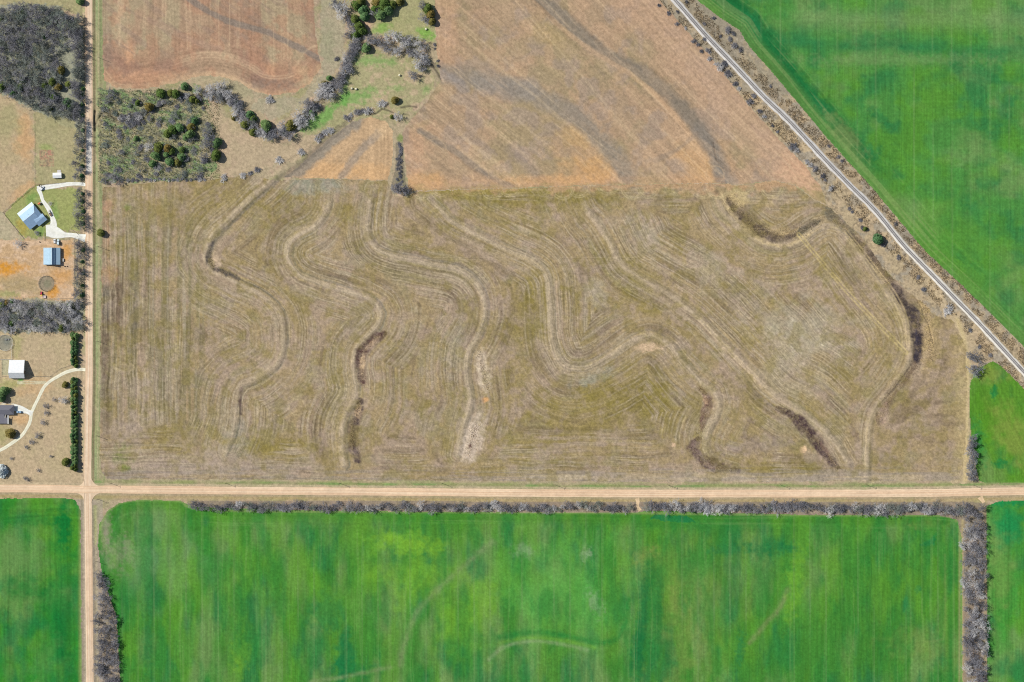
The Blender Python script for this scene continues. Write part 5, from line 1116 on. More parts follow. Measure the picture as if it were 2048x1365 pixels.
# ------------------------------------------------------------------ tufts: rough grass and reeds, nobody could count them
def tufts(name, pts, hmin, hmax, cols, w=.35, nb=4, label=None, seed=3):
    rs = np.random.RandomState(seed); n = len(pts); pts = np.asarray(pts, float)
    z = hzv(pts[:, 0], pts[:, 1]); N = n * nb
    bx = np.repeat(X(pts[:, 0]), nb) + rs.normal(0, .18, N); by = np.repeat(Y(pts[:, 1]), nb) + rs.normal(0, .18, N); bz = np.repeat(z, nb) - .05
    az = rs.uniform(0, 2 * PI, N); hh = rs.uniform(hmin, hmax, N); ln = rs.uniform(.1, .5, N) * hh; wd = w * rs.uniform(.6, 1.3, N) * .5; la = rs.uniform(0, 2 * PI, N)
    v0 = np.stack([bx - np.cos(az) * wd, by - np.sin(az) * wd, bz], 1); v1 = np.stack([bx + np.cos(az) * wd, by + np.sin(az) * wd, bz], 1)
    v2 = np.stack([bx + np.cos(la) * ln, by + np.sin(la) * ln, bz + hh], 1)
    vv = np.stack([v0, v1, v2], 1).reshape(-1, 3); tr = np.arange(N * 3).reshape(-1, 3)
    ci = rs.randint(0, len(cols), n); cc = np.array([lin(*c) for c in cols])[ci] * rs.uniform(.75, 1.2, n)[:, None]
    C = np.repeat(np.repeat(cc, nb, 0), 3, 0)
    tag(link(name, raw_mesh(name, vv, None, tr, C), M_crop), label, name.replace('_', ' '), None, 'stuff')
gp = []
for _ in range(52000):
    t = npr.rand(); u = 1240 + npr.rand() * 880; 
    rv = float(np.interp(u, [p[0] for p in RAIL], [p[1] for p in RAIL])); v = rv + npr.uniform(-45, 48)
    if -20 < v < 900: gp.append((u, v))
gp = np.array(gp); dd = linedist(gp[:, 0], gp[:, 1], RAIL, 60, 20)[0]
gp = gp[(dd > 9) & (sheet_of(gp[:, 0], gp[:, 1]) == 0)]
gp = gp[fbm(gp[:, 0] / 12, gp[:, 1] / 12, 460, 2) > .46]
tufts('dry_grass', gp, .3, .75, [(192, 172, 138), (180, 162, 132), (166, 152, 128), (204, 184, 150), (156, 146, 128)], .4, 4, 'orange tan rough grass along both sides of the railway', 4)
rp = []
def rstrip(P, w, n):
    Pn_ = spline(P, 2.0); k = npr.randint(0, len(Pn_), n); return Pn_[k] + npr.normal(0, w * .5, (n, 2))
for P, w, n in (([(768, 668), (748, 682), (728, 700), (718, 722), (722, 745), (725, 765)], 7, 450), ([(722, 800), (716, 818), (708, 845), (704, 870), (708, 900)], 5, 420), ([(1398, 776), (1414, 796), (1408, 835), (1402, 862), (1386, 898), (1424, 930), (1470, 940)], 7, 700),
                ([(1556, 818), (1588, 834), (1612, 856), (1632, 884), (1676, 936)], 8, 800), ([(1456, 395), (1480, 425), (1510, 455), (1560, 470), (1610, 458), (1640, 442)], 14, 1600), ([(1655, 420), (1700, 466), (1750, 525), (1800, 595), (1834, 650), (1836, 725), (1790, 780), (1760, 840)], 10, 2000), ([(1845, 600), (1856, 650), (1862, 720)], 12, 900), ([(420, 500), (424, 530), (460, 550)], 5, 200), ([(956, 705), (968, 745), (974, 780)], 8, 380), ([(955, 850), (945, 880), (935, 912)], 10, 420)):
    rp.append(rstrip(P, w, n))
tufts('reeds', np.concatenate(rp), .25, .6, [(140, 114, 98), (190, 164, 130), (214, 190, 152), (112, 98, 92), (164, 142, 116), (124, 106, 98)], .3, 3, 'dead brown reeds in the wet hollows of the terraced field', 5)
bp_ = np.array([(npr.uniform(196, 440), npr.uniform(180, 366)) for _ in range(9000)]); bp_ = bp_[(sheet_of(bp_[:, 0], bp_[:, 1]) == 0) & (bp_[:, 0] > 193)]
tufts('rough_grass', bp_, .3, .8, [(116, 148, 92), (150, 150, 110), (176, 162, 126), (120, 140, 94), (112, 128, 88)], .4, 4, 'green and tan rough grass of the brushland by the farm road', 6)

# ------------------------------------------------------------------ buildings
M_white = ribbed_mat('white_metal_roof', (236, 238, 238), 'X', .6, .45, 0); M_whw = flat_mat('white_siding', (222, 222, 216), .7, .2, .05, 1)
M_bluer = ribbed_mat('galvanised_roof', (158, 186, 204), 'Y', .6, .45, .15); M_bluex = ribbed_mat('galvanised_house_roof', (150, 178, 204), 'Y', .6, .45, .15)
M_porch = ribbed_mat('bright_porch_roof', (206, 222, 226), 'Y', .6, .4, .1)
M_barnw = flat_mat('grey_siding', (150, 150, 148), .7, .2, .08, 1); M_shing = flat_mat('grey_shingles', (118, 118, 126), .9, .1, .18, 3, bump=.3)
M_glass = flat_mat('window_glass', (40, 52, 64), .1, .6, .05, 1); M_door = flat_mat('brown_door', (112, 84, 62), .6, .3, .1, 2); M_conc = flat_mat('concrete', (204, 200, 196), .9, .1, .12, 1)
M_dark = flat_mat('dark_rubber', (30, 30, 32), .9, .1, .1, 4); M_wood = flat_mat('weathered_wood', (150, 138, 120), .9, .1, .2, 2); M_pale = flat_mat('pale_rail', (206, 196, 172), .8, .1, .12, 2)
M_steel = flat_mat('galvanised_pipe', (150, 150, 146), .4, .5, .1, 2, 0, .5); M_trim = flat_mat('white_trim', (226, 226, 222), .6, .2, .04, 1)
def P(u, v, u0, v0): return ((u - u0) * S, (v0 - v) * S)
def win(root, boxes, name='window', mat=None):
    for b in boxes:
        m = MB(); m.box(*b); m.build(name, mat or M_glass, root)
def thing(name, u, v, label, cat, group=None, rz=0.0):
    return tag(empty(name, (X(u), Y(v), hz(u, v)), rz), label, cat, group)

# white barn: long north slope, short south slope
t = thing('white_barn', 35, 738.5, 'tall white barn with a blinding white roof beside the fenced pen', 'barn')
w = 7.0; n, rg, s_ = 8.3, -3.4, -8.4; ez = 2.7; zr = 8.2; zs = 3.2
wl = MB()
prof = [(n - .25, 0), (n - .25, ez - .1), (rg, zr - .15), (s_ + .25, zs - .1), (s_ + .25, 0)]
k = len(prof)
wl.poly([(-w + .2, p[0], p[1]) for p in prof] + [(w - .2, p[0], p[1]) for p in prof], [tuple(range(k)), tuple(range(2 * k - 1, k - 1, -1))] + [(i, i + k, (i + 1) % k + k, (i + 1) % k) for i in range(k)])
wl.build('wall', M_whw, t)
rf = MB(); rf.slab([(-w, n, ez), (-w, rg, zr), (w, rg, zr), (w, n, ez)], .12); rf.slab([(-w, rg, zr), (-w, s_, zs), (w, s_, zs), (w, rg, zr)], .12)
r_ = rf.build('roof', M_white, t); cp = MB(); cp.tube((-w - .03, rg, zr + .03), (w + .03, rg, zr + .03), .14, .14, 6); cp.build('ridge_cap', M_trim, r_)
d_ = MB(); d_.box(w - .2, w - .12, -4.6, -1.4, 0, 3.6); d_.build('door', M_door, t)
win(t, [(w - .2, w - .13, 1.5, 2.6, 1.2, 2.2), (w - .2, w - .13, 4.2, 5.3, 1.2, 2.2)])
# monitor barn with lean-tos
t = thing('blue_roofed_barn', 105, 513, 'barn with a stepped blue grey metal roof on the orange dirt lot', 'barn')
y0, y1 = -7.7, 7.7
def bx(u): return (u - 105) * S
wl = MB(); prof = [(bx(88.6), 0), (bx(88.6), 2.5), (bx(100.3), 3.5), (bx(100.3), 3.9), (bx(106), 6.1), (bx(112), 3.9), (bx(112), 3.4), (bx(120.8), 2.4), (bx(120.8), 0)]
wl.profile(prof, y0 + .2, y1 - .2); wl.build('wall', M_barnw, t)
for a, b, c, d2 in ((88, 2.72, 100.4, 3.78), (112.2, 3.62, 121.6, 2.62)):
    m = MB(); m.slab([(bx(a), y0, b), (bx(c), y0, d2), (bx(c), y1, d2), (bx(a), y1, b)], .1); m.build('lean_to_roof', M_bluer, t)
m = MB(); m.slab([(bx(100), y0, 4.05), (bx(106), y0, 6.35), (bx(106), y1, 6.35), (bx(100), y1, 4.05)], .1); m.slab([(bx(106), y0, 6.35), (bx(112.4), y0, 4.0), (bx(112.4), y1, 4.0), (bx(106), y1, 6.35)], .1)
r_ = m.build('roof', M_bluer, t); cp = MB(); cp.tube((bx(106), y0, 6.4), (bx(106), y1, 6.4), .12, .12, 6); cp.build('ridge_cap', M_trim, r_)
d_ = MB(); d_.box(bx(103), bx(109), y1 - .2, y1 - .1, 0, 3.2); d_.build('door', M_trim, t)
m = MB(); m.box(bx(88), bx(121.6), y0 - .04, y0 + .1, 2.2, 2.45); m.build('fascia', M_trim, t)
# blue roofed house, turned to the drive
t = thing('blue_roofed_house', 66, 432, 'house with blue grey metal roof and bright porch roof on a fenced green lawn', 'house')
ax_ = np.array([.78, .625]); px_ = np.array([.625, -.78])      # along, across in world axes
W0 = np.array([(35.4 - 66) * S, (432 - 428.1) * S])
def hp(a, p, z):
    q = W0 + ax_ * a * S + px_ * p * S; return (q[0], q[1], z)
def hprism(pts, z0, z1):
    m = MB(); m.prism([hp(a, p, 0)[:2] for a, p in pts], z0, z1); return m
m = hprism([(1.5, 8), (1.5, 40), (19.5, 40), (19.5, 45.5), (38, 45.5), (38, 30), (33, 30), (33, 8)], 0, 2.7)
m.poly([hp(1.4, 8, 2.7), hp(1.4, 20.5, 4.9), hp(1.4, 40.2, 2.7), hp(1.7, 8, 2.7), hp(1.7, 20.5, 4.9), hp(1.7, 40.2, 2.7)], [(0, 1, 2), (5, 4, 3), (0, 3, 4, 1), (1, 4, 5, 2)])
m.build('wall', flat_mat('tan_brick', (158, 138, 120), .9, .1, .15, 4), t)
m = MB(); m.slab([hp(0, 7, 3.3), hp(0, 20.5, 5.3), hp(29, 20.5, 5.3), hp(37, 7, 3.3)], .1); m.slab([hp(0, 20.5, 5.3), hp(0, 41.3, 2.6), hp(29, 41.3, 2.6), hp(29, 20.5, 5.3)], .1)
r_ = m.build('roof', M_bluex, t)
cp = MB(); cp.tube(hp(0, 20.5, 5.34), hp(29, 20.5, 5.34), .1, .1, 6); cp.build('ridge_cap', M_trim, r_); v_ = MB(); v_.tube(hp(17, 15, 4.2), hp(17, 15, 5.0), .12, .12, 8); v_.build('vent_pipe', M_dark, r_)
m = MB(); m.slab([hp(-.2, -.3, 2.5), hp(-.2, 7.3, 3.2), hp(37.2, 7.3, 3.2), hp(37.2, -.3, 2.5)], .1); m.build('porch_roof', M_porch, t)
m = MB(); m.slab([hp(29.2, 21, 5.2), hp(29.2, 33, 3.6), hp(37.4, 33, 2.7), hp(37.4, 8, 3.1)], .1); m.build('side_roof', M_bluex, t)
m = MB(); m.slab([hp(18.2, 31, 4.05), hp(18.2, 38.5, 3.9), hp(39.6, 38.5, 3.9), hp(39.6, 31, 3.1)], .1); m.slab([hp(18.2, 38.5, 3.9), hp(18.2, 46.8, 2.6), hp(39.8, 46.8, 2.6), hp(39.6, 38.5, 3.9)], .1); m.build('garage_roof', M_bluex, t)
for a in (2, 12, 24, 35.5):
    m = MB(); m.tube(hp(a, .4, 0), hp(a, .4, 2.45), .1, .1, 8); m.build('porch_post', M_trim, t)
for a in (6, 17, 27):
    m = MB(); m.poly([hp(a, 7.9, 1), hp(a + 3, 7.9, 1), hp(a + 3, 7.9, 2.2), hp(a, 7.9, 2.2), hp(a, 8.1, 1), hp(a + 3, 8.1, 1), hp(a + 3, 8.1, 2.2), hp(a, 8.1, 2.2)], [(0, 1, 2, 3), (7, 6, 5, 4), (0, 4, 5, 1), (1, 5, 6, 2), (2, 6, 7, 3), (3, 7, 4, 0)]); m.build('window', M_glass, t)
m = MB(); m.poly([hp(23, 45.4, 0), hp(34, 45.4, 0), hp(34, 45.4, 2.3), hp(23, 45.4, 2.3), hp(23, 45.7, 0), hp(34, 45.7, 0), hp(34, 45.7, 2.3), hp(23, 45.7, 2.3)], [(0, 1, 2, 3), (7, 6, 5, 4), (0, 4, 5, 1), (1, 5, 6, 2), (2, 6, 7, 3), (3, 7, 4, 0)]); m.build('garage_door', M_trim, t)
# small white shed
t = thing('white_shed', 115, 351.5, 'small white shed with a pale deck on the grass north of the gravel drive', 'shed', None, math.radians(2))
m = MB(); m.profile([(-3.8, 0), (-3.8, 2.2), (3.8, 2.2), (3.8, 0)], -2.2, 2.2)
m.poly([(-3.8, -2.2, 2.2), (-3.8, 2.2, 2.2), (-3.8, 0, 3.2), (3.8, -2.2, 2.2), (3.8, 2.2, 2.2), (3.8, 0, 3.2)], [(0, 2, 1), (3, 4, 5), (0, 3, 5, 2), (1, 2, 5, 4)]); m.build('wall', M_whw, t)
m = MB(); m.slab([(-4.0, 2.45, 2.2), (-4.0, 0, 3.35), (4.0, 0, 3.35), (4.0, 2.45, 2.2)], .08); m.slab([(-4.0, 0, 3.35), (-4.0, -2.45, 2.2), (4.0, -2.45, 2.2), (4.0, 0, 3.35)], .08); m.build('roof', M_white, t)
m = MB(); m.box(-.1, 3.2, 2.5, 5.0, 0, .35); m.build('deck', M_conc, t); m = MB(); m.box(1.0, 2.0, 2.2, 2.26, .35, 2.1); m.build('door', M_door, t)
win(t, [(-2.6, -1.6, -2.26, -2.2, 1.1, 1.9), (1.6, 2.6, -2.26, -2.2, 1.1, 1.9)])
# dark roofed house
t = thing('dark_roofed_house', 5, 826, 'house with dark grey shingle roof at the end of the pale concrete apron', 'house')
def q5(u, v, z): return ((u - 5) * S, (826 - v) * S, z)
m = MB(); m.prism([q5(-26, 812, 0)[:2], q5(-26, 846, 0)[:2], q5(11, 846, 0)[:2], q5(17, 846, 0)[:2], q5(17, 836, 0)[:2], q5(12, 836, 0)[:2], q5(12, 828.5, 0)[:2], q5(27.5, 828.5, 0)[:2], q5(27.5, 812, 0)[:2]], 0, 2.55)
m.build('wall', flat_mat('light_siding', (206, 200, 190), .8, .15, .08, 2), t)
m = MB(); m.slab([q5(-28, 810.5, 2.6), q5(-16, 820, 4.8), q5(20, 820, 4.8), q5(29.7, 810.5, 2.6)], .12); m.slab([q5(-16, 820, 4.8), q5(-28, 830, 2.6), q5(29, 829.5, 2.6), q5(20, 820, 4.8)], .12); m.slab([q5(29.7, 810.5, 2.6), q5(20, 820, 4.8), q5(29, 829.5, 2.6)], .12); m.slab([q5(-28, 810.5, 2.6), q5(-28, 830, 2.6), q5(-16, 820, 4.8)], .12)
r_ = m.build('roof', M_shing, t); m = MB(); m.box(-4.2, -3.4, 2.9, 3.6, 3.4, 5.6); m.build('chimney', flat_mat('red_brick', (140, 92, 76), .9, .1, .15, 5), r_)
m = MB(); m.slab([q5(-28, 829, 3.1), q5(-28, 847.5, 2.5), q5(9, 847.5, 2.5), q5(9, 836, 2.9), q5(10, 829, 3.1)], .12); m.slab([q5(9, 835.5, 2.95), q5(9, 847.5, 2.55), q5(16, 847.5, 2.75), q5(16, 835.5, 3.1)], .12); m.build('wing_roof', M_shing, t)
m = MB(); m.slab([q5(16.1, 831, 3.15), q5(16.1, 848, 2.75), q5(18.4, 848, 2.55), q5(18.4, 831, 2.9)], .1); m.build('roof_edge', M_trim, t)
m = MB(); m.box(q5(27.5, 0, 0)[0], q5(27.5, 0, 0)[0] + .06, q5(0, 826, 0)[1], q5(0, 814, 0)[1], 0, 2.2); m.build('garage_door', M_trim, t)
win(t, [(q5(21, 0, 0)[0], q5(24, 0, 0)[0], q5(0, 828.5, 0)[1] - .05, q5(0, 828.5, 0)[1], 1, 2), (q5(2, 0, 0)[0], q5(5, 0, 0)[0], q5(0, 846, 0)[1] - .05, q5(0, 846, 0)[1], 1, 2)])

# ------------------------------------------------------------------ vehicles and yard things
def car(u, v, ang, colr, label, cat='car', L=4.6, W=1.85, Hh=1.65, kind='suv', name='parked_car'):
    t = thing(name, u, v, label, cat, None, ang)
    t.location.z += .2
    pm = flat_mat('paint_' + cat, colr, .3, .5, .03, 1); h = L / 2
    if kind == 'pickup': prof = [(-h, .45), (-h, .95), (-.4, .95), (-.4, .98), (h - 1.5, .98), (h - .1, .85), (h, .45)]; cab = [(-.35, .98), (-.2, Hh), (.95, Hh), (1.35, .98)]
    else: prof = [(-h, .4), (-h + .05, .95), (h - 1.35, .98), (h - .12, .82), (h, .4)]; cab = [(-h + .12, .95), (-h + .45, Hh), (h - 2.1, Hh), (h - 1.4, .98)]
    m = MB(); m.profile(prof, -W / 2, W / 2); m.build('body', pm, t)
    m = MB(); m.profile(cab, -W / 2 + .12, W / 2 - .12); m.build('window', M_glass, t)
    m = MB(); m.profile([(cab[1][0] - .02, Hh - .02), (cab[1][0] + .05, Hh + .05), (cab[2][0] - .05, Hh + .05), (cab[2][0] + .02, Hh - .02)], -W / 2 + .1, W / 2 - .1); m.build('roof', pm, t)
    for sx in (-1, 1):
        for sy in (-1, 1):
            m = MB(); m.tube((sx * h * .62, sy * (W / 2 - .2), .34), (sx * h * .62, sy * (W / 2 + .02), .34), .34, .34, 12); m.build('wheel', M_dark, t)
    for sy in (-1, 1):
        m = MB(); m.box(h - .16, h - .03, sy * W * .36 - .15, sy * W * .36 + .15, .62, .78); m.build('headlight', M_trim, t)
    if kind == 'pickup':
        m = MB(); m.box(-h + .1, -.5, -W / 2 + .12, W / 2 - .12, .95, 1.25); m.build('load', flat_mat('brown_load', (132, 108, 92), .9, .1, .25, 3), t)
    return t
car(84, 377, math.radians(57), (226, 230, 232), 'white car parked at the head of the gravel entrance drive', 'car', 4.9, 2.1)
car(99.6, 426.5, math.radians(-62) + PI, (222, 218, 208), 'white pickup with a brown load parked on the curving gravel drive', 'pickup', 5.8, 2.0, 1.7, 'pickup', 'pickup_truck')
car(109.6, 483, math.radians(92), (228, 230, 230), 'shorter white car of the pair parked behind the blue roofed barn', 'car', 4.3, 1.9, 1.55)
car(116.6, 485, math.radians(90), (214, 232, 238), 'longer white van of the pair parked behind the blue roofed barn', 'van', 5.2, 2.1, 2.4, 'suv', 'parked_van')
car(38.5, 824.5, PI, (140, 170, 196), 'silver blue car parked on the concrete apron of the dark roofed house', 'car', 4.8, 1.9)
# tractor
t = thing('tractor', 83, 587, 'small red tractor with yellow implement below the round pen', 'tractor', None, math.radians(90)); M_red = flat_mat('red_paint', (206, 60, 92), .4, .4, .05, 1); M_yel = flat_mat('yellow_paint', (222, 190, 80), .5, .4, .05, 1)
m = MB(); m.box(-.2, 1.5, -.45, .45, .7, 1.35); m.build('hood', M_red, t); m = MB(); m.box(-1.1, -.2, -.75, .75, .8, 1.0); m.box(-1.1, -.1, -.7, .7, 2.2, 2.3); m.build('cab_roof', M_red, t)
m = MB(); m.box(-.9, -.4, -.3, .3, 1.0, 1.5); m.build('seat', M_dark, t); m = MB(); m.box(-2.6, -1.2, -.85, .85, .2, .6); m.build('implement', M_yel, t)
for x_, r in ((-.7, .7), (1.1, .42)):
    for sy in (-1, 1):
        m = MB(); m.tube((x_, sy * .7, r), (x_, sy * 1.05, r), r, r, 14); m.build('wheel', M_dark, t)
for x_ in (-1.05, -.15):
    m = MB(); m.tube((x_, .66, 1.0), (x_, .66, 2.2), .04, .04, 6); m.tube((x_, -.66, 1.0), (x_, -.66, 2.2), .04, .04, 6); m.build('roll_bar', M_dark, t)
t = thing('farm_cart', 89, 594, 'pale grey open cart beside the red tractor', 'cart'); m = MB(); m.box(-1.4, 1.4, -1.3, 1.3, .5, .62); m.box(-1.4, 1.4, -1.3, -1.2, .62, 1.0); m.box(-1.4, 1.4, 1.2, 1.3, .62, 1.0); m.box(-1.4, -1.3, -1.2, 1.2, .62, 1.0); m.box(1.3, 1.4, -1.2, 1.2, .62, 1.0); m.build('bed', flat_mat('pale_boards', (206, 190, 184), .8, .1, .15, 2), t)
for sy in (-1, 1):
    m = MB(); m.tube((0, sy * 1.35, .4), (0, sy * 1.55, .4), .4, .4, 12); m.build('wheel', M_dark, t)
m = MB(); m.tube((1.4, 0, .55), (2.6, 0, .45), .05, .05, 6); m.build('drawbar', M_steel, t)
# gas tank
t = thing('storage_tank', 127, 520.5, 'white cylindrical storage tank on legs east of the blue roofed barn', 'tank', None, math.radians(90))
m = MB(); rr = .5
for a, b, r0, r1 in ((-1.5, -1.35, .22, .42), (-1.35, -1.1, .42, .5), (-1.1, 1.1, .5, .5), (1.1, 1.35, .5, .42), (1.35, 1.5, .42, .22)): m.tube((a, 0, .9), (b, 0, .9), r0, r1, 14, abs(a) == 1.5 or abs(b) == 1.5)
m.build('shell', M_trim, t, True)
for x_ in (-.9, .9):
    m = MB(); m.box(x_ - .08, x_ + .08, -.35, .35, 0, .6); m.build('leg', M_conc, t)
# bales
M_bale = flat_mat('wrapped_straw', (222, 216, 190), .8, .15, .1, 3)
for u, v, lab, rz in ((852, 59, 'pale round bale on the green patch at the top of the creek meadow', .3), (799, 151, 'pale round bale alone on the right of the creek meadow', .9), (703.5, 177.5, 'pale round bale nearer the creek of the two lying side by side', .1), (712, 178.5, 'pale round bale farther from the creek of the two lying side by side', .2)):
    t = thing('round_bale', u, v, lab, 'bale', None, rz); m = MB(); prof = [(-.85, .55), (-.8, .82), (-.6, .95), (.6, .95), (.8, .82), (.85, .55)]
    for (a, r0), (b, r1) in zip(prof[:-1], prof[1:]): m.tube((a, 0, .9), (b, 0, .9), r0, r1, 18, False)
    m.build('bale_roll', M_bale, t, True)
    for sx in (-1, 1):
        m = MB(); m.tube((sx * .84, 0, .9), (sx * .87, 0, .9), .56, .5, 18); m.build('bale_end', flat_mat('straw_end', (190, 170, 128), .9, .1, .2, 6), t)
# small yard things
t = thing('steel_ring', 81, 372, 'dark open ring standing on the gravel beside the white car', 'ring')
m = MB(); n = 18
for k in range(n):
    if k in (4, 5): continue
    a = 2 * PI * k / n; b = 2 * PI * (k + 1) / n; m.tube((1.2 * math.cos(a), 1.0 * math.sin(a), .35), (1.2 * math.cos(b), 1.0 * math.sin(b), .35), .22, .22, 6)
m.build('ring_wall', M_dark, t)
t = thing('play_frame', 79, 408, 'small orange and pale play frame between the blue roofed house and the drive', 'play frame', None, .6); M_or = flat_mat('orange_panel', (214, 120, 84), .6, .3, .1, 2)
m = MB(); m.slab([(-1.1, -.9, 2.0), (1.1, -.9, 2.0), (1.1, 0, 2.6), (-1.1, 0, 2.6)], .06); m.slab([(-1.1, 0, 2.6), (1.1, 0, 2.6), (1.1, .9, 2.0), (-1.1, .9, 2.0)], .06); m.build('roof', M_or, t)
m = MB(); m.box(-1, 1, -.8, .8, 1.0, 1.1); m.build('platform', M_pale, t); m = MB(); m.slab([(1.0, -.4, 1.1), (3.0, -.4, .1), (3.0, .4, .1), (1.0, .4, 1.1)], .06); m.build('slide', M_trim, t)
for sx in (-1, 1):
    for sy in (-1, 1):
        m = MB(); m.tube((sx, sy * .8, 0), (sx, sy * .8, 2.0), .06, .06, 6); m.build('leg', M_wood, t)
for u, v, lab in ((129.5, 533, 'dark barrel nearer the blue roofed barn of the two by the lot edge'), (134.5, 533.5, 'dark barrel farther from the blue roofed barn of the two by the lot edge'), (79.5, 484.5, 'dark barrel by itself on the dirt west of the two white cars')):
    t = thing('barrel', u, v, lab, 'barrel'); m = MB(); m.tube((0, 0, 0), (0, 0, .45), .42, .5, 12); m.tube((0, 0, .45), (0, 0, .95), .5, .42, 12); m.build('barrel_shell', flat_mat('dark_barrel', (60, 48, 40), .7, .2, .1, 2), t); m = MB(); m.tube((0, 0, .95), (0, 0, 1.0), .36, .36, 12); m.build('lid', M_dark, t)
for u, v, lab in ((12.2, 679.5, 'dark feed tub farther from the fence in the round pen by the white barn'), (17.5, 679, 'dark feed tub nearer the fence in the round pen by the white barn')):
    t = thing('feed_tub', u, v, lab, 'tub'); m = MB(); m.tube((0, 0, 0), (0, 0, .7), .75, .85, 14); m.build('tub_shell', M_dark, t); m = MB(); m.tube((0, 0, .7), (0, 0, .76), .9, .9, 14); m.build('rim', M_steel, t)

# ------------------------------------------------------------------ fences, pens and poles
def fence(Pl, label, mat, rails=(.5, 1.1), rw=.07, post=1.3, sp=3.2, name='fence', closed=False):
    u0, v0 = Pl[0]; t = thing(name, u0, v0, label, 'fence' if name == 'fence' else 'pen'); z0 = t.location.z
    Q_ = []
    L_ = list(Pl) + ([Pl[0]] if closed else [])
    for (a, b), (c, d) in zip(L_[:-1], L_[1:]):
        n = max(1, int(math.hypot(c - a, d - b) * S / sp)); Q_ += [(a + (c - a) * k / n, b + (d - b) * k / n) for k in range(n)]
    Q_.append(L_[-1]); pts = [((u - u0) * S, (v0 - v) * S, hz(u, v) - z0) for u, v in Q_]
    for x_, y_, z_ in (pts[:-1] if closed else pts)[:98]:
        m = MB(); m.tube((x_, y_, z_ - .1), (x_, y_, z_ + post), .09, .08, 6); m.build('post', mat, t)
    for h in rails:
        m = MB()
        for p, q in zip(pts[:-1], pts[1:]): m.tube((p[0], p[1], p[2] + h), (q[0], q[1], q[2] + h), rw, rw, 4)
        m.build('fence_rail', mat, t)
    return t
def circ(cx, cy, r, n): return [(cx + r * math.cos(2 * PI * k / n), cy + r * math.sin(2 * PI * k / n)) for k in range(n)]
fence([(69, 371), (37, 398), (5, 425), (26, 452), (47, 478)], 'pale rail fence around the lawn of the blue roofed house', M_pale, (.5, 1.0, 1.35), .08)
fence([(71, 370), (100, 368), (130, 365.5)], 'dark rail fence along the gravel entrance drive below the white shed', M_wood, (.5, 1.1), .06)
fence([(68, 228), (68.5, 300), (69, 369)], 'long wire fence between the orange tan pasture and the white shed', M_pale, (.6, 1.1), .04, 1.2, 5)
fence([(148, 480), (148, 520), (148, 560), (147, 597), (92, 598)], 'rail fence along the east and south sides of the orange dirt lot', M_pale, (.5, 1.0), .06)
fence([(89, 466), (89, 482)], 'short pale rail fence between the gravel yard and the orange dirt lot', M_pale, (.5, 1.0, 1.3), .08)
fence([(147, 450), (140, 458), (150, 464), (157, 470)], 'pale angled entrance fence beside the wide gravel yard', M_pale, (.5, 1.0), .07)
fence([(24, 690), (24, 719), (-10, 719.5)], 'white rail fence from the round pen to the white barn', M_trim, (.5, 1.1), .08)
fence([(3, 720), (3, 753), (19, 753)], 'rail fence enclosing the pale pen west of the white barn', M_pale, (.5, 1.1), .07)
fence([(51, 753), (101, 753), (110, 744), (121, 737), (145, 729)], 'rail fence from the white barn along the curve of the cream drive', M_pale, (.5, 1.1), .07)
fence(circ(93, 567.5, 15.5, 20), 'round pen of pipe panels on the orange dirt lot', M_steel, (.4, .9, 1.4), .06, 1.6, 10, 'round_pen', True)
fence(circ(10.5, 686, 16, 22), 'round pen of pale pipe panels north of the white barn', M_trim, (.4, .9, 1.4), .07, 1.6, 10, 'round_pen', True)
fence([(560, 326), (607, 303), (648, 268), (688, 242), (735, 224)], 'wire fence along the shrub line above the small ploughed wedge', M_wood, (.6, 1.1), .03, 1.2, 6)
fence([(199, 20), (199.5, 120), (200, 200), (200, 330), (200, 372)], 'long wire fence along the eastern verge of the farm road', M_wood, (.6, 1.1), .03, 1.2, 8)
M_pole = flat_mat('creosoted_pole', (110, 98, 86), .9, .1, .15, 2)
def pole_mesh(arm):
    t = empty('utility_pole'); m = MB(); m.tube((0, 0, -.5), (0, 0, 9.0), .17, .12, 8); m.build('post', M_pole, t)
    m = MB(); m.box(-1.2, 1.2, -.07, .07, 8.3, 8.45); m.build('crossarm', M_pole, t)
    for x_ in (-1.1, 0, 1.1):
        m = MB(); z_ = 8.45 if x_ else 9.0; m.tube((x_, 0, z_), (x_, 0, z_ + .22), .06, .04, 8); m.build('insulator', M_steel, t)
    return t
proto = pole_mesh(True); first = True
def copy_tree(o):
    c = o.copy(); col.objects.link(c)
    for ch in list(o.children):
        d = ch.copy(); col.objects.link(d); d.parent = c
    return c
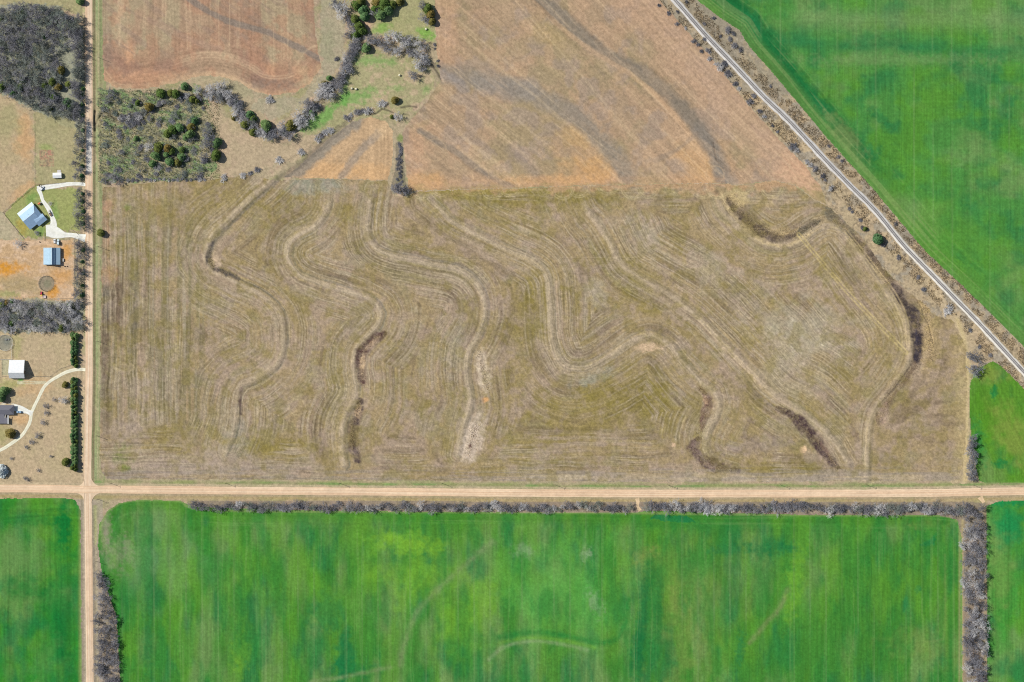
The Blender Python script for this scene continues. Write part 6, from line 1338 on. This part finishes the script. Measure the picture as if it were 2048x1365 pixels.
poles = [(200, 117, 0), (200, 305, 0), (198, 494, 0), (196, 683, 0), (194, 872, 0), (196, 999, .4), (193, 1123, 0), (194, 1310, 0)] + [(x_, 967, PI / 2) for x_ in (222, 452, 680, 884)] + [(x_, 970, PI / 2) for x_ in (1110, 1335, 1560, 1733, 1945)]
for u, v, rz in poles:
    o = proto if first else copy_tree(proto); first = False
    o.location = (X(u), Y(v), hz(u, v)); o.rotation_euler = (0, 0, rz)
    if 900 < v < 990: tag(o, 'wooden utility pole in the line on the north verge of the east west road', 'utility pole', 'utility poles along the east west road')
    elif v > 990: tag(o, 'wooden utility pole in the line beside the farm road south of the crossing', 'utility pole', 'utility poles south of the crossing')
    else: tag(o, 'wooden utility pole in the line on the eastern verge of the farm road', 'utility pole', 'utility poles along the farm road')

# ------------------------------------------------------------------ light, sky and camera
EL = math.radians(41); AZ = math.atan2(-.93, .36)          # sun in the west north west
sd = bpy.data.lights.new('sun', 'SUN'); sd.energy = 4.35; sd.angle = math.radians(.5); sd.color = (1.0, .96, .89)
so = bpy.data.objects.new('sun', sd); col.objects.link(so)
so.rotation_euler = (PI / 2 - EL, 0, PI - AZ)
w = bpy.data.worlds.new('World'); scene.world = w; w.use_nodes = True
nt = w.node_tree; sk = nt.nodes.new('ShaderNodeTexSky'); sk.sky_type = 'NISHITA'; sk.sun_disc = False; sk.sun_elevation = EL; sk.sun_rotation = AZ % (2 * PI)
bg = nt.nodes['Background']; bg.inputs['Strength'].default_value = .075; nt.links.new(sk.outputs[0], bg.inputs['Color'])
cd = bpy.data.cameras.new('camera'); cam = bpy.data.objects.new('camera', cd); col.objects.link(cam)
CZ = 2600.0
cam.location = (0, 0, CZ); cam.rotation_euler = (0, 0, 0); cd.sensor_width = 36; cd.lens = 36 * CZ / (2048 * S); cd.clip_start = 10; cd.clip_end = 20000
scene.camera = cam
scene.render.engine = 'CYCLES'
scene.view_settings.view_transform = 'Standard'; scene.view_settings.look = 'None'; scene.view_settings.exposure = 0; scene.view_settings.gamma = 1
scene.cycles.use_denoising = False; scene.cycles.filter_width = 1.1; scene.cycles.use_adaptive_sampling = False
scene.cycles.max_bounces = 4; scene.cycles.diffuse_bounces = 2
